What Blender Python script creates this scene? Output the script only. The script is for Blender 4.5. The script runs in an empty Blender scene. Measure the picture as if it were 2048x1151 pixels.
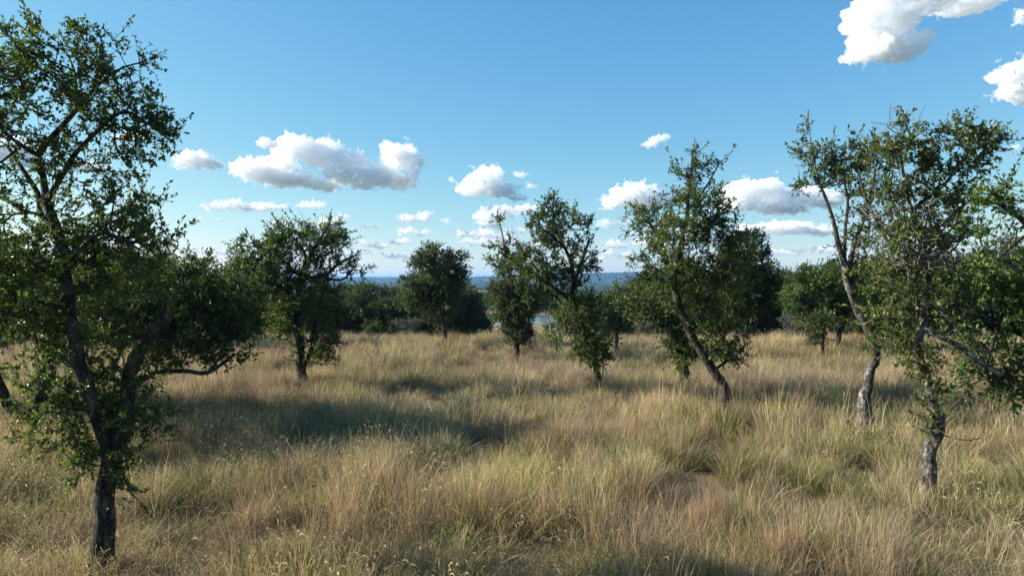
import bpy, math, random
import numpy as np
from mathutils import Vector

# ------------------------------------------------------------------ camera, world, sun, exposure
S = bpy.context.scene
C = S.collection
F = 1365.0                       # focal length in pixels of the 2048 px wide photograph
CAM_Z = 3.2
PITCH = math.radians(-0.78)
cam_d = bpy.data.cameras.new('camera'); cam = bpy.data.objects.new('camera', cam_d); C.objects.link(cam)
cam.location = (0, 0, CAM_Z); cam.rotation_euler = (math.pi / 2 + PITCH, 0, 0)
cam_d.sensor_width = 36; cam_d.lens = 24.0; cam_d.clip_start = 0.1; cam_d.clip_end = 90000
S.camera = cam

SUN_EL, SUN_FWD = math.radians(26), math.radians(8)    # sun stands to the left, a little ahead of the camera
to_sun = Vector((-math.cos(SUN_FWD) * math.cos(SUN_EL), math.sin(SUN_FWD) * math.cos(SUN_EL), math.sin(SUN_EL)))
world = bpy.data.worlds.new('World'); S.world = world; world.use_nodes = True
wn = world.node_tree.nodes; wn.clear()
sky = wn.new('ShaderNodeTexSky'); sky.sky_type = 'NISHITA'; sky.sun_disc = False
sky.sun_elevation = SUN_EL; sky.sun_rotation = math.atan2(to_sun.x, to_sun.y)
sky.altitude = 350; sky.air_density = 1.0; sky.dust_density = 0.3; sky.ozone_density = 4.0
bg = wn.new('ShaderNodeBackground'); bg.inputs['Strength'].default_value = 0.118
wo = wn.new('ShaderNodeOutputWorld')
# tone of the clear air: one power curve per channel, the same in every direction
WL = world.node_tree.links
spl = wn.new('ShaderNodeSeparateColor'); cmb = wn.new('ShaderNodeCombineColor'); WL.new(sky.outputs[0], spl.inputs[0])
for ch, (gain, power) in enumerate(((1.42, 1.15), (1.16, .75), (.98, .36))):
    m1 = wn.new('ShaderNodeMath'); m1.operation = 'MULTIPLY'; m1.inputs[1].default_value = .118; WL.new(spl.outputs[ch], m1.inputs[0])
    m2 = wn.new('ShaderNodeMath'); m2.operation = 'POWER'; m2.inputs[1].default_value = power; WL.new(m1.outputs[0], m2.inputs[0])
    m3 = wn.new('ShaderNodeMath'); m3.operation = 'MULTIPLY'; m3.inputs[1].default_value = gain / 2 ** 1.28 / .118; WL.new(m2.outputs[0], m3.inputs[0])
    WL.new(m3.outputs[0], cmb.inputs[ch])
WL.new(cmb.outputs[0], bg.inputs[0]); world.node_tree.links.new(bg.outputs[0], wo.inputs[0])
sun_d = bpy.data.lights.new('sun', 'SUN'); sun_d.energy = 5.0; sun_d.angle = math.radians(0.53); sun_d.color = (1.0, 0.93, 0.82)
sun = bpy.data.objects.new('sun', sun_d); C.objects.link(sun)
sun.rotation_euler = to_sun.to_track_quat('Z', 'Y').to_euler(); sun.location = (-30, 10, 40)
S.view_settings.view_transform = 'Standard'; S.view_settings.look = 'None'
S.view_settings.exposure = 1.32; S.view_settings.gamma = 1.0; S.view_settings.use_curve_mapping = False
S.render.engine = 'CYCLES'
cy = S.cycles
cy.max_bounces = 40; cy.diffuse_bounces = 2; cy.glossy_bounces = 1; cy.transmission_bounces = 2
cy.volume_bounces = 40; cy.transparent_max_bounces = 8
cy.caustics_reflective = False; cy.caustics_refractive = False
cy.use_denoising = True
try: cy.denoiser = 'OPENIMAGEDENOISE'
except Exception: pass
cy.use_adaptive_sampling = False

rng = np.random.default_rng(7)
CP, SP = math.cos(PITCH), math.sin(PITCH)

def P(px, py, D):
    """Point at forward distance D for a spot measured on the photograph (used to take measurements of real places)."""
    px = np.asarray(px, float); py = np.asarray(py, float)
    x = (px - 1024) / F; u = -(py - 575.5) / F
    fy = CP - u * SP; fz = SP + u * CP
    return np.stack([x / fy * D, np.zeros_like(x) + D, CAM_Z + fz / fy * D], -1)

# ------------------------------------------------------------------ noise
def _hash(i, j, k, seed):
    n = (i.astype(np.int64) * 73856093) ^ (j.astype(np.int64) * 19349663) ^ (k.astype(np.int64) * 83492791) ^ (seed * 2654435)
    n = (n ^ (n >> 13)) * 1274126177
    n = n ^ (n >> 16)
    return (n & 0xFFFFF) / float(0xFFFFF)

def vnoise(p, seed=0):
    p = np.asarray(p, float); f = np.floor(p); t = p - f; t = t * t * (3 - 2 * t)
    i, j, k = f[:, 0], f[:, 1], f[:, 2]
    r = 0
    for a in (0, 1):
        wa = t[:, 0] if a else 1 - t[:, 0]
        for b in (0, 1):
            wb = t[:, 1] if b else 1 - t[:, 1]
            for c in (0, 1):
                wc = t[:, 2] if c else 1 - t[:, 2]
                r = r + wa * wb * wc * _hash(i + a, j + b, k + c, seed)
    return r

def fbm(p, octaves=4, seed=0):
    p = np.asarray(p, float); s = 0; a = 0.5; tot = 0
    for o in range(octaves):
        s = s + a * vnoise(p * 2 ** o + 17.3 * o, seed + o); tot += a; a *= 0.5
    return s / tot

def n2(x, y, sc, octaves=4, seed=0):
    x = np.asarray(x, float).ravel(); y = np.asarray(y, float).ravel()
    return fbm(np.stack([x / sc, y / sc, 0 * x + 0.5], -1), octaves, seed)

def sstep(a, b, x):
    t = np.clip((x - a) / (b - a), 0, 1); return t * t * (3 - 2 * t)

# ------------------------------------------------------------------ terrain
LAKE_Z = -22.0
def ground_z(x, y):
    x = np.asarray(x, float); y = np.asarray(y, float); shp = np.broadcast(x, y).shape
    x = np.broadcast_to(x, shp).ravel(); y = np.broadcast_to(y, shp).ravel()
    d = y
    z = np.interp(d, [-400, 0, 30, 40, 60, 100, 200, 300, 370, 395, 470, 490, 540, 700, 1200, 2000, 3200],
                  [0, 0, -.05, -.45, -2.1, -6.0, -13.2, -18.8, -21.3, -22.2, -22.2, -21.5, -19.5, -21, -26, -30, -26])
    near = 1 - sstep(40, 120, d)
    z = z + near * (n2(x, y, 9, 3, 3) - .5) * .16
    z = z + sstep(60, 200, d) * (1 - sstep(330, 380, d)) * (n2(x, y, 70, 3, 4) - .6) * 1.5
    z = z + sstep(560, 1000, d) * (n2(x, y, 420, 4, 5) - .5) * 14
    # lake basin only near the middle: the banks rise to its sides
    lk = np.exp(-((d - 432) / 75.0) ** 2)
    z = z + lk * (3.2 * sstep(55, 130, np.abs(x - 22 + 12 * np.sin(d / 17))) + 0.8 * (n2(x, y, 22, 3, 6) - .5))
    # far ridges
    ridge_a = np.exp(-((d - 4300) / 650.0) ** 2) * (26 + 30 * sstep(-600, 1100, x) + 34 * (n2(x, y, 900, 5, 8) - .5))
    ridge_b = np.exp(-((d - 9300) / 900.0) ** 2) * (50 + 44 * (n2(x, y, 1500, 4, 9) - .5))
    z = z + ridge_a + ridge_b
    return z.reshape(shp)

# ------------------------------------------------------------------ mesh helpers
def mesh_np(name, v, f, smooth=False, tint=None):
    v = np.asarray(v, np.float32); f = np.asarray(f, np.int32)
    m = bpy.data.meshes.new(name); k = f.shape[1]
    m.vertices.add(len(v)); m.vertices.foreach_set('co', v.ravel())
    m.loops.add(f.size); m.loops.foreach_set('vertex_index', f.ravel())
    m.polygons.add(len(f)); m.polygons.foreach_set('loop_start', np.arange(0, f.size, k, dtype=np.int32))
    m.polygons.foreach_set('loop_total', np.full(len(f), k, np.int32))
    m.polygons.foreach_set('use_smooth', np.full(len(f), smooth, bool))
    if tint is not None:
        a = m.attributes.new('tint', 'FLOAT_COLOR', 'POINT')
        t = np.asarray(tint, np.float32)
        if t.ndim == 1: t = np.stack([t, t, t], -1)
        a.data.foreach_set('color', np.concatenate([t, np.ones((len(t), 1), np.float32)], 1).ravel())
    m.update(calc_edges=True)
    return m

def obj(name, mesh, mat=None, parent=None, loc=None, **props):
    o = bpy.data.objects.new(name, mesh); C.objects.link(o)
    if mat is not None and mesh is not None and not mesh.materials: mesh.materials.append(mat)
    if parent is not None: o.parent = parent
    if loc is not None: o.location = loc
    for k, val in props.items(): o[k] = val
    return o

def norm(a):
    return a / np.maximum(np.linalg.norm(a, axis=-1, keepdims=True), 1e-9)

def frames(d):
    ref = np.where(np.abs(d[:, 2:3]) < .9, np.array([[0, 0, 1.]]), np.array([[1., 0, 0]]))
    u = norm(np.cross(d, ref)); w = np.cross(d, u)
    return u, w

def prisms(a, b, ra, rb, sides=5):
    """Open tapered tubes from a to b."""
    n = len(a); u, w = frames(norm(b - a))
    ang = np.arange(sides) / sides * 2 * np.pi
    ring = np.cos(ang)[None, :, None] * u[:, None, :] + np.sin(ang)[None, :, None] * w[:, None, :]
    v = np.concatenate([a[:, None] + ring * ra[:, None, None], b[:, None] + ring * rb[:, None, None]], 1).reshape(-1, 3)
    k = np.arange(sides); k2 = (k + 1) % sides
    q = np.stack([k, k2, k2 + sides, k + sides], -1)
    f = (q[None] + (np.arange(n) * 2 * sides)[:, None, None]).reshape(-1, 4)
    return v, f

def sweep(pts, rad, sides=12, rough=.12, seed=0, cap=True):
    """A knobbly tapered limb along a polyline."""
    pts = np.asarray(pts, float); n = len(pts)
    t = norm(np.gradient(pts, axis=0)); u, w = frames(t[:1]); u = u[0]
    us = []
    for i in range(n):
        u = u - t[i] * np.dot(u, t[i]); u = u / np.linalg.norm(u); us.append(u)
    us = np.array(us); ws = np.cross(t, us)
    ang = np.arange(sides) / sides * 2 * np.pi
    ring = np.cos(ang)[None, :, None] * us[:, None] + np.sin(ang)[None, :, None] * ws[:, None]
    base = pts[:, None] + ring * rad[:, None, None]
    rr = (fbm(base.reshape(-1, 3) * np.array([1, 1, .35]) / max(rad.max() * .5, .015), 3, seed) - .5).reshape(n, sides)
    v = pts[:, None] + ring * (rad[:, None] * (1 + rough * 2.4 * rr))[..., None]
    v = v.reshape(-1, 3)
    k = np.arange(sides); k2 = (k + 1) % sides
    q = np.stack([k, k2, k2 + sides, k + sides], -1)
    f = (q[None] + (np.arange(n - 1) * sides)[:, None, None]).reshape(-1, 4)
    return v, f

def resample(pts, rad, step):
    pts = np.asarray(pts, float); rad = np.asarray(rad, float)
    # Catmull-Rom through the measured points
    n = len(pts); out, ro = [], []
    for i in range(n - 1):
        p0 = pts[max(i - 1, 0)]; p1 = pts[i]; p2 = pts[i + 1]; p3 = pts[min(i + 2, n - 1)]
        k = max(2, int(np.linalg.norm(p2 - p1) / step))
        for t in np.arange(k) / k:
            out.append(.5 * (2 * p1 + (p2 - p0) * t + (2 * p0 - 5 * p1 + 4 * p2 - p3) * t * t + (3 * p1 - p0 - 3 * p2 + p3) * t ** 3))
            ro.append(rad[i] * (1 - t) + rad[i + 1] * t)
    out.append(pts[-1]); ro.append(rad[-1])
    return np.array(out), np.array(ro)

# ------------------------------------------------------------------ materials
def mat_new(name):
    m = bpy.data.materials.new(name); m.use_nodes = True
    n = m.node_tree.nodes; n.clear()
    return m, n, m.node_tree.links, n.new('ShaderNodeOutputMaterial')

def ramp(n, stops):
    r = n.new('ShaderNodeValToRGB'); e = r.color_ramp.elements
    while len(e) < len(stops): e.new(.5)
    for el, (p, c) in zip(e, stops): el.position = p; el.color = (*c, 1)
    return r

def leaf_material(name, dark, light, yellow, trans=.35, spec=.35):
    m, n, l, out = mat_new(name)
    at = n.new('ShaderNodeAttribute'); at.attribute_name = 'tint'
    r = ramp(n, [(0, dark), (.6, light), (1, yellow)])
    sepc = n.new('ShaderNodeSeparateColor'); l.new(at.outputs['Color'], sepc.inputs[0])
    l.new(sepc.outputs[0], r.inputs[0])
    b = n.new('ShaderNodeBsdfPrincipled'); l.new(r.outputs[0], b.inputs['Base Color'])
    b.inputs['Roughness'].default_value = .48; b.inputs['Specular IOR Level'].default_value = spec
    t = n.new('ShaderNodeBsdfTranslucent')
    mixc = n.new('ShaderNodeMix'); mixc.data_type = 'RGBA'; mixc.blend_type = 'MULTIPLY'; mixc.inputs[0].default_value = 1
    l.new(r.outputs[0], mixc.inputs[6]); mixc.inputs[7].default_value = (1.2, 1.5, .6, 1)
    l.new(mixc.outputs[2], t.inputs[0])
    mx = n.new('ShaderNodeMixShader'); mx.inputs[0].default_value = trans
    l.new(b.outputs[0], mx.inputs[1]); l.new(t.outputs[0], mx.inputs[2]); l.new(mx.outputs[0], out.inputs[0])
    return m

def bark_material(name, a, b_, lichen, amount=.5, sc=14):
    m, n, l, out = mat_new(name)
    tc = n.new('ShaderNodeTexCoord')
    mp = n.new('ShaderNodeMapping'); mp.inputs['Scale'].default_value = (1, 1, .28); l.new(tc.outputs['Object'], mp.inputs[0])
    vo = n.new('ShaderNodeTexVoronoi'); vo.feature = 'DISTANCE_TO_EDGE'; vo.inputs['Scale'].default_value = sc * 2.2
    nz = n.new('ShaderNodeTexNoise'); nz.inputs['Scale'].default_value = sc * 1.5; nz.inputs['Detail'].default_value = 6
    l.new(mp.outputs[0], nz.inputs['Vector'])
    addv = n.new('ShaderNodeMix'); addv.data_type = 'RGBA'; addv.inputs[0].default_value = .12
    l.new(mp.outputs[0], addv.inputs[6]); l.new(nz.outputs['Color'], addv.inputs[7]); l.new(addv.outputs[2], vo.inputs['Vector'])
    r = ramp(n, [(.0, a), (.25, b_), (1, tuple(min(1, c * 1.35) for c in b_))]); l.new(vo.outputs['Distance'], r.inputs[0])
    ln = n.new('ShaderNodeTexNoise'); ln.inputs['Scale'].default_value = sc * .45; ln.inputs['Detail'].default_value = 8; ln.inputs['Roughness'].default_value = .7
    l.new(tc.outputs['Object'], ln.inputs['Vector'])
    lr = ramp(n, [(.5, (0, 0, 0)), (.62, (1, 1, 1))]); l.new(ln.outputs[0], lr.inputs[0])
    mul = n.new('ShaderNodeMath'); mul.operation = 'MULTIPLY'; mul.inputs[1].default_value = amount; l.new(lr.outputs[0], mul.inputs[0])
    mx = n.new('ShaderNodeMix'); mx.data_type = 'RGBA'; l.new(mul.outputs[0], mx.inputs[0]); l.new(r.outputs[0], mx.inputs[6]); mx.inputs[7].default_value = (*lichen, 1)
    b = n.new('ShaderNodeBsdfPrincipled'); b.inputs['Roughness'].default_value = .9; b.inputs['Specular IOR Level'].default_value = .2
    pt = n.new('ShaderNodeTexNoise'); pt.inputs['Scale'].default_value = sc * .9; pt.inputs['Detail'].default_value = 5; l.new(mp.outputs[0], pt.inputs['Vector'])
    pr = ramp(n, [(.38, (.35, .34, .33)), (.58, (1.25, 1.25, 1.25))]); l.new(pt.outputs[0], pr.inputs[0])
    m2 = n.new('ShaderNodeMix'); m2.data_type = 'RGBA'; m2.blend_type = 'MULTIPLY'; m2.inputs[0].default_value = 1; l.new(mx.outputs[2], m2.inputs[6]); l.new(pr.outputs[0], m2.inputs[7])
    l.new(m2.outputs[2], b.inputs['Base Color'])
    bu = n.new('ShaderNodeBump'); bu.inputs['Strength'].default_value = 1.0; bu.inputs['Distance'].default_value = .035
    ad = n.new('ShaderNodeMath'); ad.operation = 'ADD'; l.new(vo.outputs['Distance'], ad.inputs[0]); l.new(nz.outputs[0], ad.inputs[1])
    l.new(ad.outputs[0], bu.inputs['Height']); l.new(bu.outputs[0], b.inputs['Normal'])
    l.new(b.outputs[0], out.inputs[0])
    return m

M_LEAF = leaf_material('oak_leaf', (.037, .054, .015), (.093, .120, .033), (.205, .218, .062), .37)
M_LEAF_BRIGHT = leaf_material('oak_leaf_fresh', (.042, .076, .022), (.100, .160, .044), (.23, .275, .075), .38)
M_LEAF_DULL = leaf_material('oak_leaf_dull', (.038, .055, .024), (.082, .110, .046), (.16, .18, .08), .32)
M_LEAF_GREY = leaf_material('brush_leaf_grey', (.09, .085, .07), (.16, .15, .125), (.22, .21, .17), .2, .2)
M_LEAF_FAR = leaf_material('far_leaf', (.030, .046, .014), (.070, .094, .028), (.13, .14, .045), .28, .3)
M_BARK = bark_material('oak_bark', (.010, .009, .007), (.075, .063, .053), (.24, .24, .22), .30)
M_BARK_PALE = bark_material('oak_bark_pale', (.022, .019, .017), (.135, .118, .105), (.38, .36, .33), .65)
M_DEAD = bark_material('dead_wood', (.10, .09, .08), (.28, .26, .235), (.42, .40, .37), .5)
M_HEART = bark_material('torn_heartwood', (.16, .06, .02), (.42, .17, .055), (.5, .3, .15), .3, 20)

# ------------------------------------------------------------------ trees
def leaves_mesh(pos, d, size, rnd, tint, aspect=.54):
    n = len(pos)
    d = norm(d)
    up = norm(np.array([[0, 0, 1.]]) * .9 + rnd.normal(0, .55, (n, 3)))
    side = norm(np.cross(d, up)); nr = np.cross(side, d)
    s = size[:, None]
    wdt = aspect * rnd.uniform(.8, 1.2, (n, 1))
    a = pos
    mid = pos + d * s * .5
    lft = mid + side * s * wdt * .5 + nr * s * .10
    rgt = mid - side * s * wdt * .5 + nr * s * .10
    tip = pos + d * s - nr * s * .06
    v = np.stack([a, lft, tip, rgt], 1).reshape(-1, 3)
    f = np.arange(4 * n).reshape(-1, 4)
    return v, f, np.repeat(tint, 4)

def grow(stems_nodes, stems_rad, att, rnd, jit=.18):
    """Join every attractor to the nearest wood, shortest reaches first; returns nodes, parents, tips."""
    pos = np.concatenate(stems_nodes); rad = np.concatenate(stems_rad)
    n0 = len(pos)
    cap = n0 + len(att) * 4 + 8
    X = np.zeros((cap, 3)); X[:n0] = pos; par = -np.ones(cap, int); path = np.zeros(cap)
    # wood that is thin carries on more readily than thick trunk
    path[:n0] = np.clip(rad / max(rad.max(), 1e-6), 0, 1) * .25
    n = n0; tips = []
    dmin = np.array([np.min(np.linalg.norm(pos - a, axis=1)) for a in att])
    for i in np.argsort(dmin):
        a = att[i]
        dist = np.linalg.norm(X[:n] - a, axis=1)
        # prefer to leave the wood upward and outward
        lift = np.clip((X[:n, 2] - a[2]) / (dist + 1e-6), 0, 1)
        j = int(np.argmin(dist * (1 + .35 * lift) + path[:n] * .30))
        L = dist[j]
        k = 1 if L < .18 else (2 if L < .5 else 3)
        prev = j
        for q in range(1, k + 1):
            t = q / k
            p = X[j] * (1 - t) + a * t
            if q < k:
                p = p + rnd.normal(0, jit * L / k, 3) + np.array([0, 0, .10 * L * math.sin(math.pi * t)])
            X[n] = p; par[n] = prev; path[n] = path[prev] + L / k; prev = n; n += 1
        tips.append(n - 1)
    return X[:n], par[:n], n0, np.array(tips)

TREES = []
FOOT = []
DENS = 1.08
def build_tree(name, label, D, stems, lumps, seed, leaf=.055, dens=1.0, mat=None, bark=None, shoots=6, per_shoot=8,
               sprig=.22, category='tree', group=None, spread=1.0, dead=None, base=None, tone=0., broken=None, gap=.36, world_pts=False, depth_k=.9, sprig_len=.5):
    rnd = np.random.default_rng(seed); leaf = leaf * 1.1
    mat = mat or M_LEAF; bark = bark or M_BARK
    sc = 1.0 if world_pts else D / F
    def cv(px, py, dz=0.):
        if world_pts: return np.array([px, dz, py], float)
        p = P(px, py, D); return p + np.array([0, dz, 0])
    b0 = cv(stems[0][0][0], stems[0][0][1], 0)
    gz = 0. if world_pts else float(ground_z(b0[0], D))
    root_p = np.array([b0[0], b0[1], gz])
    root = bpy.data.objects.new(name, None); C.objects.link(root); root.location = root_p
    root.empty_display_size = .3
    root['label'] = label; root['category'] = category
    if group: root['group'] = group
    nodes, rads = [], []
    for si, st in enumerate(stems):
        pts, rr = [], []
        # a limb wanders in depth as well as sideways
        drift = rnd.normal(0, .28); dz = 0.
        for k, q in enumerate(st):
            if len(q) > 3: dz = q[3]
            elif si == 0: dz = 0.25 * drift * k / len(st) * 4
            else: dz = drift * (k / max(1, len(st) - 1)) * 1.3
            p = cv(q[0], q[1], dz * spread); pts.append(p); rr.append(q[2] * sc * (1 if si == 0 or (broken and si in broken) else .66))
        pts = np.array(pts); rr = np.array(rr)
        if si == 0 and not world_pts: rr = rr * np.linspace(.88, .66, len(rr))
        if si == 0:
            pts[0, 2] = min(pts[0, 2], gz) - .08; pts[0, 2] = gz - .08; rr[0] *= 1.25
        elif nodes:
            # start the limb on the wood it leaves
            allp = np.concatenate(nodes); j = np.argmin(np.linalg.norm(allp - pts[0], axis=1))
            if np.linalg.norm(allp[j] - pts[0]) < 1.2:
                off = allp[j] - pts[0]; pts = pts + off[None] * np.linspace(1, 0, len(pts))[:, None]
        step = max(.05, rr.max() * .7)
        pp, rp = resample(pts, rr, step)
        if len(pp) > 4:
            wob = np.stack([fbm(pp * 3.1 + 50 * c, 2, seed + c) - .5 for c in range(3)], -1) * rp[:, None] * 1.3
            wob[0] = 0; pp = pp + wob
        if si == 0 or si in (broken or {}):
            pass
        if si == 0: rp = rp * (1 + .55 * np.exp(-np.maximum(pp[:, 2] - gz, 0) / .16))
        v, f = sweep(pp - root_p, rp, 14 if rr.max() > .05 else 9, .14, seed + si)
        nm = 'trunk' if si == 0 else 'limb'
        o = obj(nm, mesh_np(nm, v, f, True), bark, root)
        if broken and si in broken:
            # a torn end: splinters of bare wood
            e = pp[-1] - root_p; dr = norm((pp[-1] - pp[-3])[None])[0]; r0 = rp[-1]
            k = 9; an = np.arange(k) / k * 6.283; u, w = frames(dr[None])
            a = e - dr * .05 + (np.cos(an)[:, None] * u + np.sin(an)[:, None] * w) * r0 * .55
            bpt = a + (dr * .8 + np.array([0, 0, .5]))[None] * rnd.uniform(.03, .12, (k, 1)) + rnd.normal(0, .012, (k, 3))
            v2, f2 = prisms(a, bpt, np.full(k, r0 * .38), np.full(k, .003), 5)
            t_ = obj('torn_end', mesh_np('torn_end', v2, f2), M_HEART, o); t_['label'] = 'splintered orange heartwood'
        nodes.append(pp[2:] if si == 0 else pp); rads.append(rp[2:] if si == 0 else rp)
    # attraction points spread through the crown masses
    att, cen, lr_ = [], [], []
    for lp in lumps:
        cx, cyy, rx, ry = lp[:4]; k = lp[4] if len(lp) > 4 else 1.0
        dd = lp[5] if len(lp) > 5 else rnd.normal(0, .25) * rx * sc
        c = cv(cx, cyy, 0) + np.array([0, dd, 0]); R = np.array([rx * sc, rx * sc * depth_k, ry * sc])
        vol = 4.19 * np.prod(R)
        n = int(np.clip(vol * 70 * k * dens * DENS / max(.35, (R.mean() / .5)), 5, 260))
        pts = norm(rnd.normal(size=(n * 3, 3))) * (rnd.uniform(0, 1, (n * 3, 1)) ** .42 * rnd.choice([1, 1, 1, 1.25], (n * 3, 1)))
        pts = c + pts * R
        nv = fbm(pts / (.36 * max(.4, R.mean())), 2, seed + 31)
        pts = pts[nv > gap + (.08 if world_pts else .13)][:n]
        att.append(pts); cen.append(np.repeat(c[None], len(pts), 0)); lr_.append(np.full(len(pts), R.mean()))
    att = np.concatenate(att); cen = np.concatenate(cen); lr_ = np.concatenate(lr_)
    keep = att[:, 2] > gz + .25
    att, cen, lr_ = att[keep], cen[keep], lr_[keep]
    order = np.arange(len(att))
    X, par, n0, _ = grow(nodes, rads, att, rnd)
    n = len(X)
    cnt = np.zeros(n)
    has_child = np.zeros(n, bool)
    for i in range(n0, n): has_child[par[i]] = True
    tips_mask = np.zeros(n, bool); tips_mask[n0:] = ~has_child[n0:]
    cnt[tips_mask] = 1
    for i in range(n - 1, n0 - 1, -1):
        cnt[i] = max(cnt[i], 1)
        if par[i] >= n0: cnt[par[i]] += cnt[i]
    unit = .0042 * (1 + .9 * (leaf - .05) / .05)
    r = unit * np.maximum(cnt, 1) ** .5
    ii = np.arange(n0, n); pr = par[ii]
    # a branch never grows thicker than the wood it leaves
    srad = np.zeros(n); srad[:n0] = np.concatenate(rads); srad[n0:] = r[n0:]
    for i in ii: srad[i] = min(srad[i], srad[par[i]] * .9)
    ra = np.where(pr < n0, srad[ii] * 1.15, srad[pr])
    bv, bf = prisms(X[pr] - root_p, X[ii] - root_p, ra, srad[ii], 5)
    # leafy shoots on the outer wood
    lo = ii[cnt[ii] <= 7]
    leaf_nodes = np.repeat(lo, 1)
    cidx = np.argmin(((X[lo][:, None] - np.array([0, 0, 0])) ** 2).sum(-1)[:, None], 1) if False else None
    # nearest lump centre gives the outward direction
    lc = np.array([np.r_[cv(q[0], q[1], 0)] for q in lumps]); lrad = np.array([q[2] * sc for q in lumps])
    dc = np.linalg.norm(X[lo][:, None] - lc[None], axis=2) / lrad[None]
    near = np.argmin(dc, 1); outd = norm(X[lo] - lc[near] + 1e-4); edge = np.min(dc, 1)
    k_sh = np.where(tips_mask[lo], shoots, max(1, shoots // 2))
    src = np.repeat(np.arange(len(lo)), k_sh)
    ns = len(src)
    seg_dir = norm(X[lo] - X[par[lo]])
    sd = norm(outd[src] * rnd.uniform(.1, .9, (ns, 1)) + seg_dir[src] * .5 + np.array([[0, 0, .25]]) + rnd.normal(0, .75, (ns, 3)))
    sl = rnd.uniform(1.5, 4.5, ns) * leaf
    t0 = rnd.uniform(.3, 1, ns)[:, None]
    sb = X[par[lo]][src] * (1 - t0) + X[lo][src] * t0
    # long arching sprigs that make the ragged outline
    tip_i = np.where(tips_mask[lo] & (edge > .55))[0]
    tip_i = tip_i[rnd.uniform(size=len(tip_i)) < sprig * 1.5]
    npg = np.full(ns, per_shoot)
    if len(tip_i):
        d2 = norm(outd[tip_i] * .8 + np.array([[0, 0, .35]]) + rnd.normal(0, .35, (len(tip_i), 3)))
        sb = np.concatenate([sb, X[lo][tip_i]]); sd = np.concatenate([sd, d2])
        sl = np.concatenate([sl, rnd.uniform(.35, 1.15, len(tip_i)) * sprig_len])
        npg = np.concatenate([npg, np.full(len(tip_i), int(per_shoot * 2.6))])
    ns = len(sb)
    bend = rnd.normal(0, .22, (ns, 3)) + np.array([[0, 0, -.10]])
    mid = sb + sd * sl[:, None] * .5; end = mid + norm(sd + bend) * sl[:, None] * .5
    tw = .0026 * (leaf / .05)
    mid[:len(src)] = (sb + end)[:len(src)] / 2; kk = len(src)      # short shoots are straight, long sprigs bend
    v1, f1 = prisms(np.concatenate([sb[:kk], sb[kk:]]) - root_p, np.concatenate([end[:kk], mid[kk:]]) - root_p, np.full(ns, tw * 1.2), np.full(ns, tw * .7), 3)
    v2, f2 = prisms(mid[kk:] - root_p, end[kk:] - root_p, np.full(ns - kk, tw * .7), np.full(ns - kk, tw * .35), 3)
    V = np.concatenate([bv, v1, v2]); Fc = np.concatenate([bf, f1 + len(bv), f2 + len(bv) + len(v1)])
    br = obj('branches', mesh_np('branches', V, Fc, True), bark, root, kind='stuff')
    li = np.repeat(np.arange(ns), npg); nl = len(li)
    t = rnd.uniform(.05, 1.02, nl)[:, None]
    lp = np.where(t < .5, sb[li] + (mid - sb)[li] * t * 2, mid[li] + (end - mid)[li] * (t - .5) * 2)
    ld = norm(sd[li] * rnd.uniform(.3, 1.1, (nl, 1)) + rnd.normal(0, .55, (nl, 3)))
    lsz = leaf * rnd.uniform(.5, 1.3, nl)
    clump = fbm(lp / .55, 2, seed + 77)
    tint = np.clip(.42 + tone + (clump - .5) * 1.2 + rnd.normal(0, .22, nl), 0, 1)
    v, f, tt = leaves_mesh(lp - root_p, ld, lsz, rnd, tint)
    cr = obj('crown', mesh_np('crown', v, f, False, tt), mat, root, kind='stuff')
    if dead:
        a_, b_, r_ = [], [], []
        for (cx, cyy, rx, ry, cnt_) in dead:
            for _ in range(cnt_):
                p0 = cv(cx, cyy, 0) + rnd.normal(0, .3, 3) * np.array([rx * sc, rx * sc, ry * sc])
                dr = norm(rnd.normal(size=(1, 3)) + np.array([[0, 0, -.1]]))[0]; L = rnd.uniform(.25, .8); rr0 = rnd.uniform(.006, .014)
                for q in range(5):
                    dr = norm((dr + rnd.normal(0, .35, 3))[None])[0]; p1 = p0 + dr * L / 5
                    a_.append(p0); b_.append(p1); r_.append(rr0 * (1 - q / 6))
                    if rnd.uniform() < .8:
                        d3 = norm((dr + rnd.normal(0, .9, 3))[None])[0]; a_.append(p1); b_.append(p1 + d3 * L * .3); r_.append(rr0 * .45)
                    p0 = p1
        r_ = np.array(r_); v, f = prisms(np.array(a_) - root_p, np.array(b_) - root_p, r_, r_ * .75, 5)
        o = obj('dead_twigs', mesh_np('dead_twigs', v, f, True), M_DEAD, root, kind='stuff'); o['label'] = 'bare grey dead twigs'
    TREES.append((name, nl, len(V)))
    if not world_pts: FOOT.append((root_p[0], root_p[1]))
    return root

def copy_tree(root, loc, rz, s, label, group, name=None):
    c = root.copy(); C.objects.link(c); c.location = loc; c.rotation_euler = (0, 0, rz); c.scale = s
    c['label'] = label; c['group'] = group
    for ch in list(root.children):
        k = ch.copy(); C.objects.link(k); k.parent = c
    return c

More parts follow.
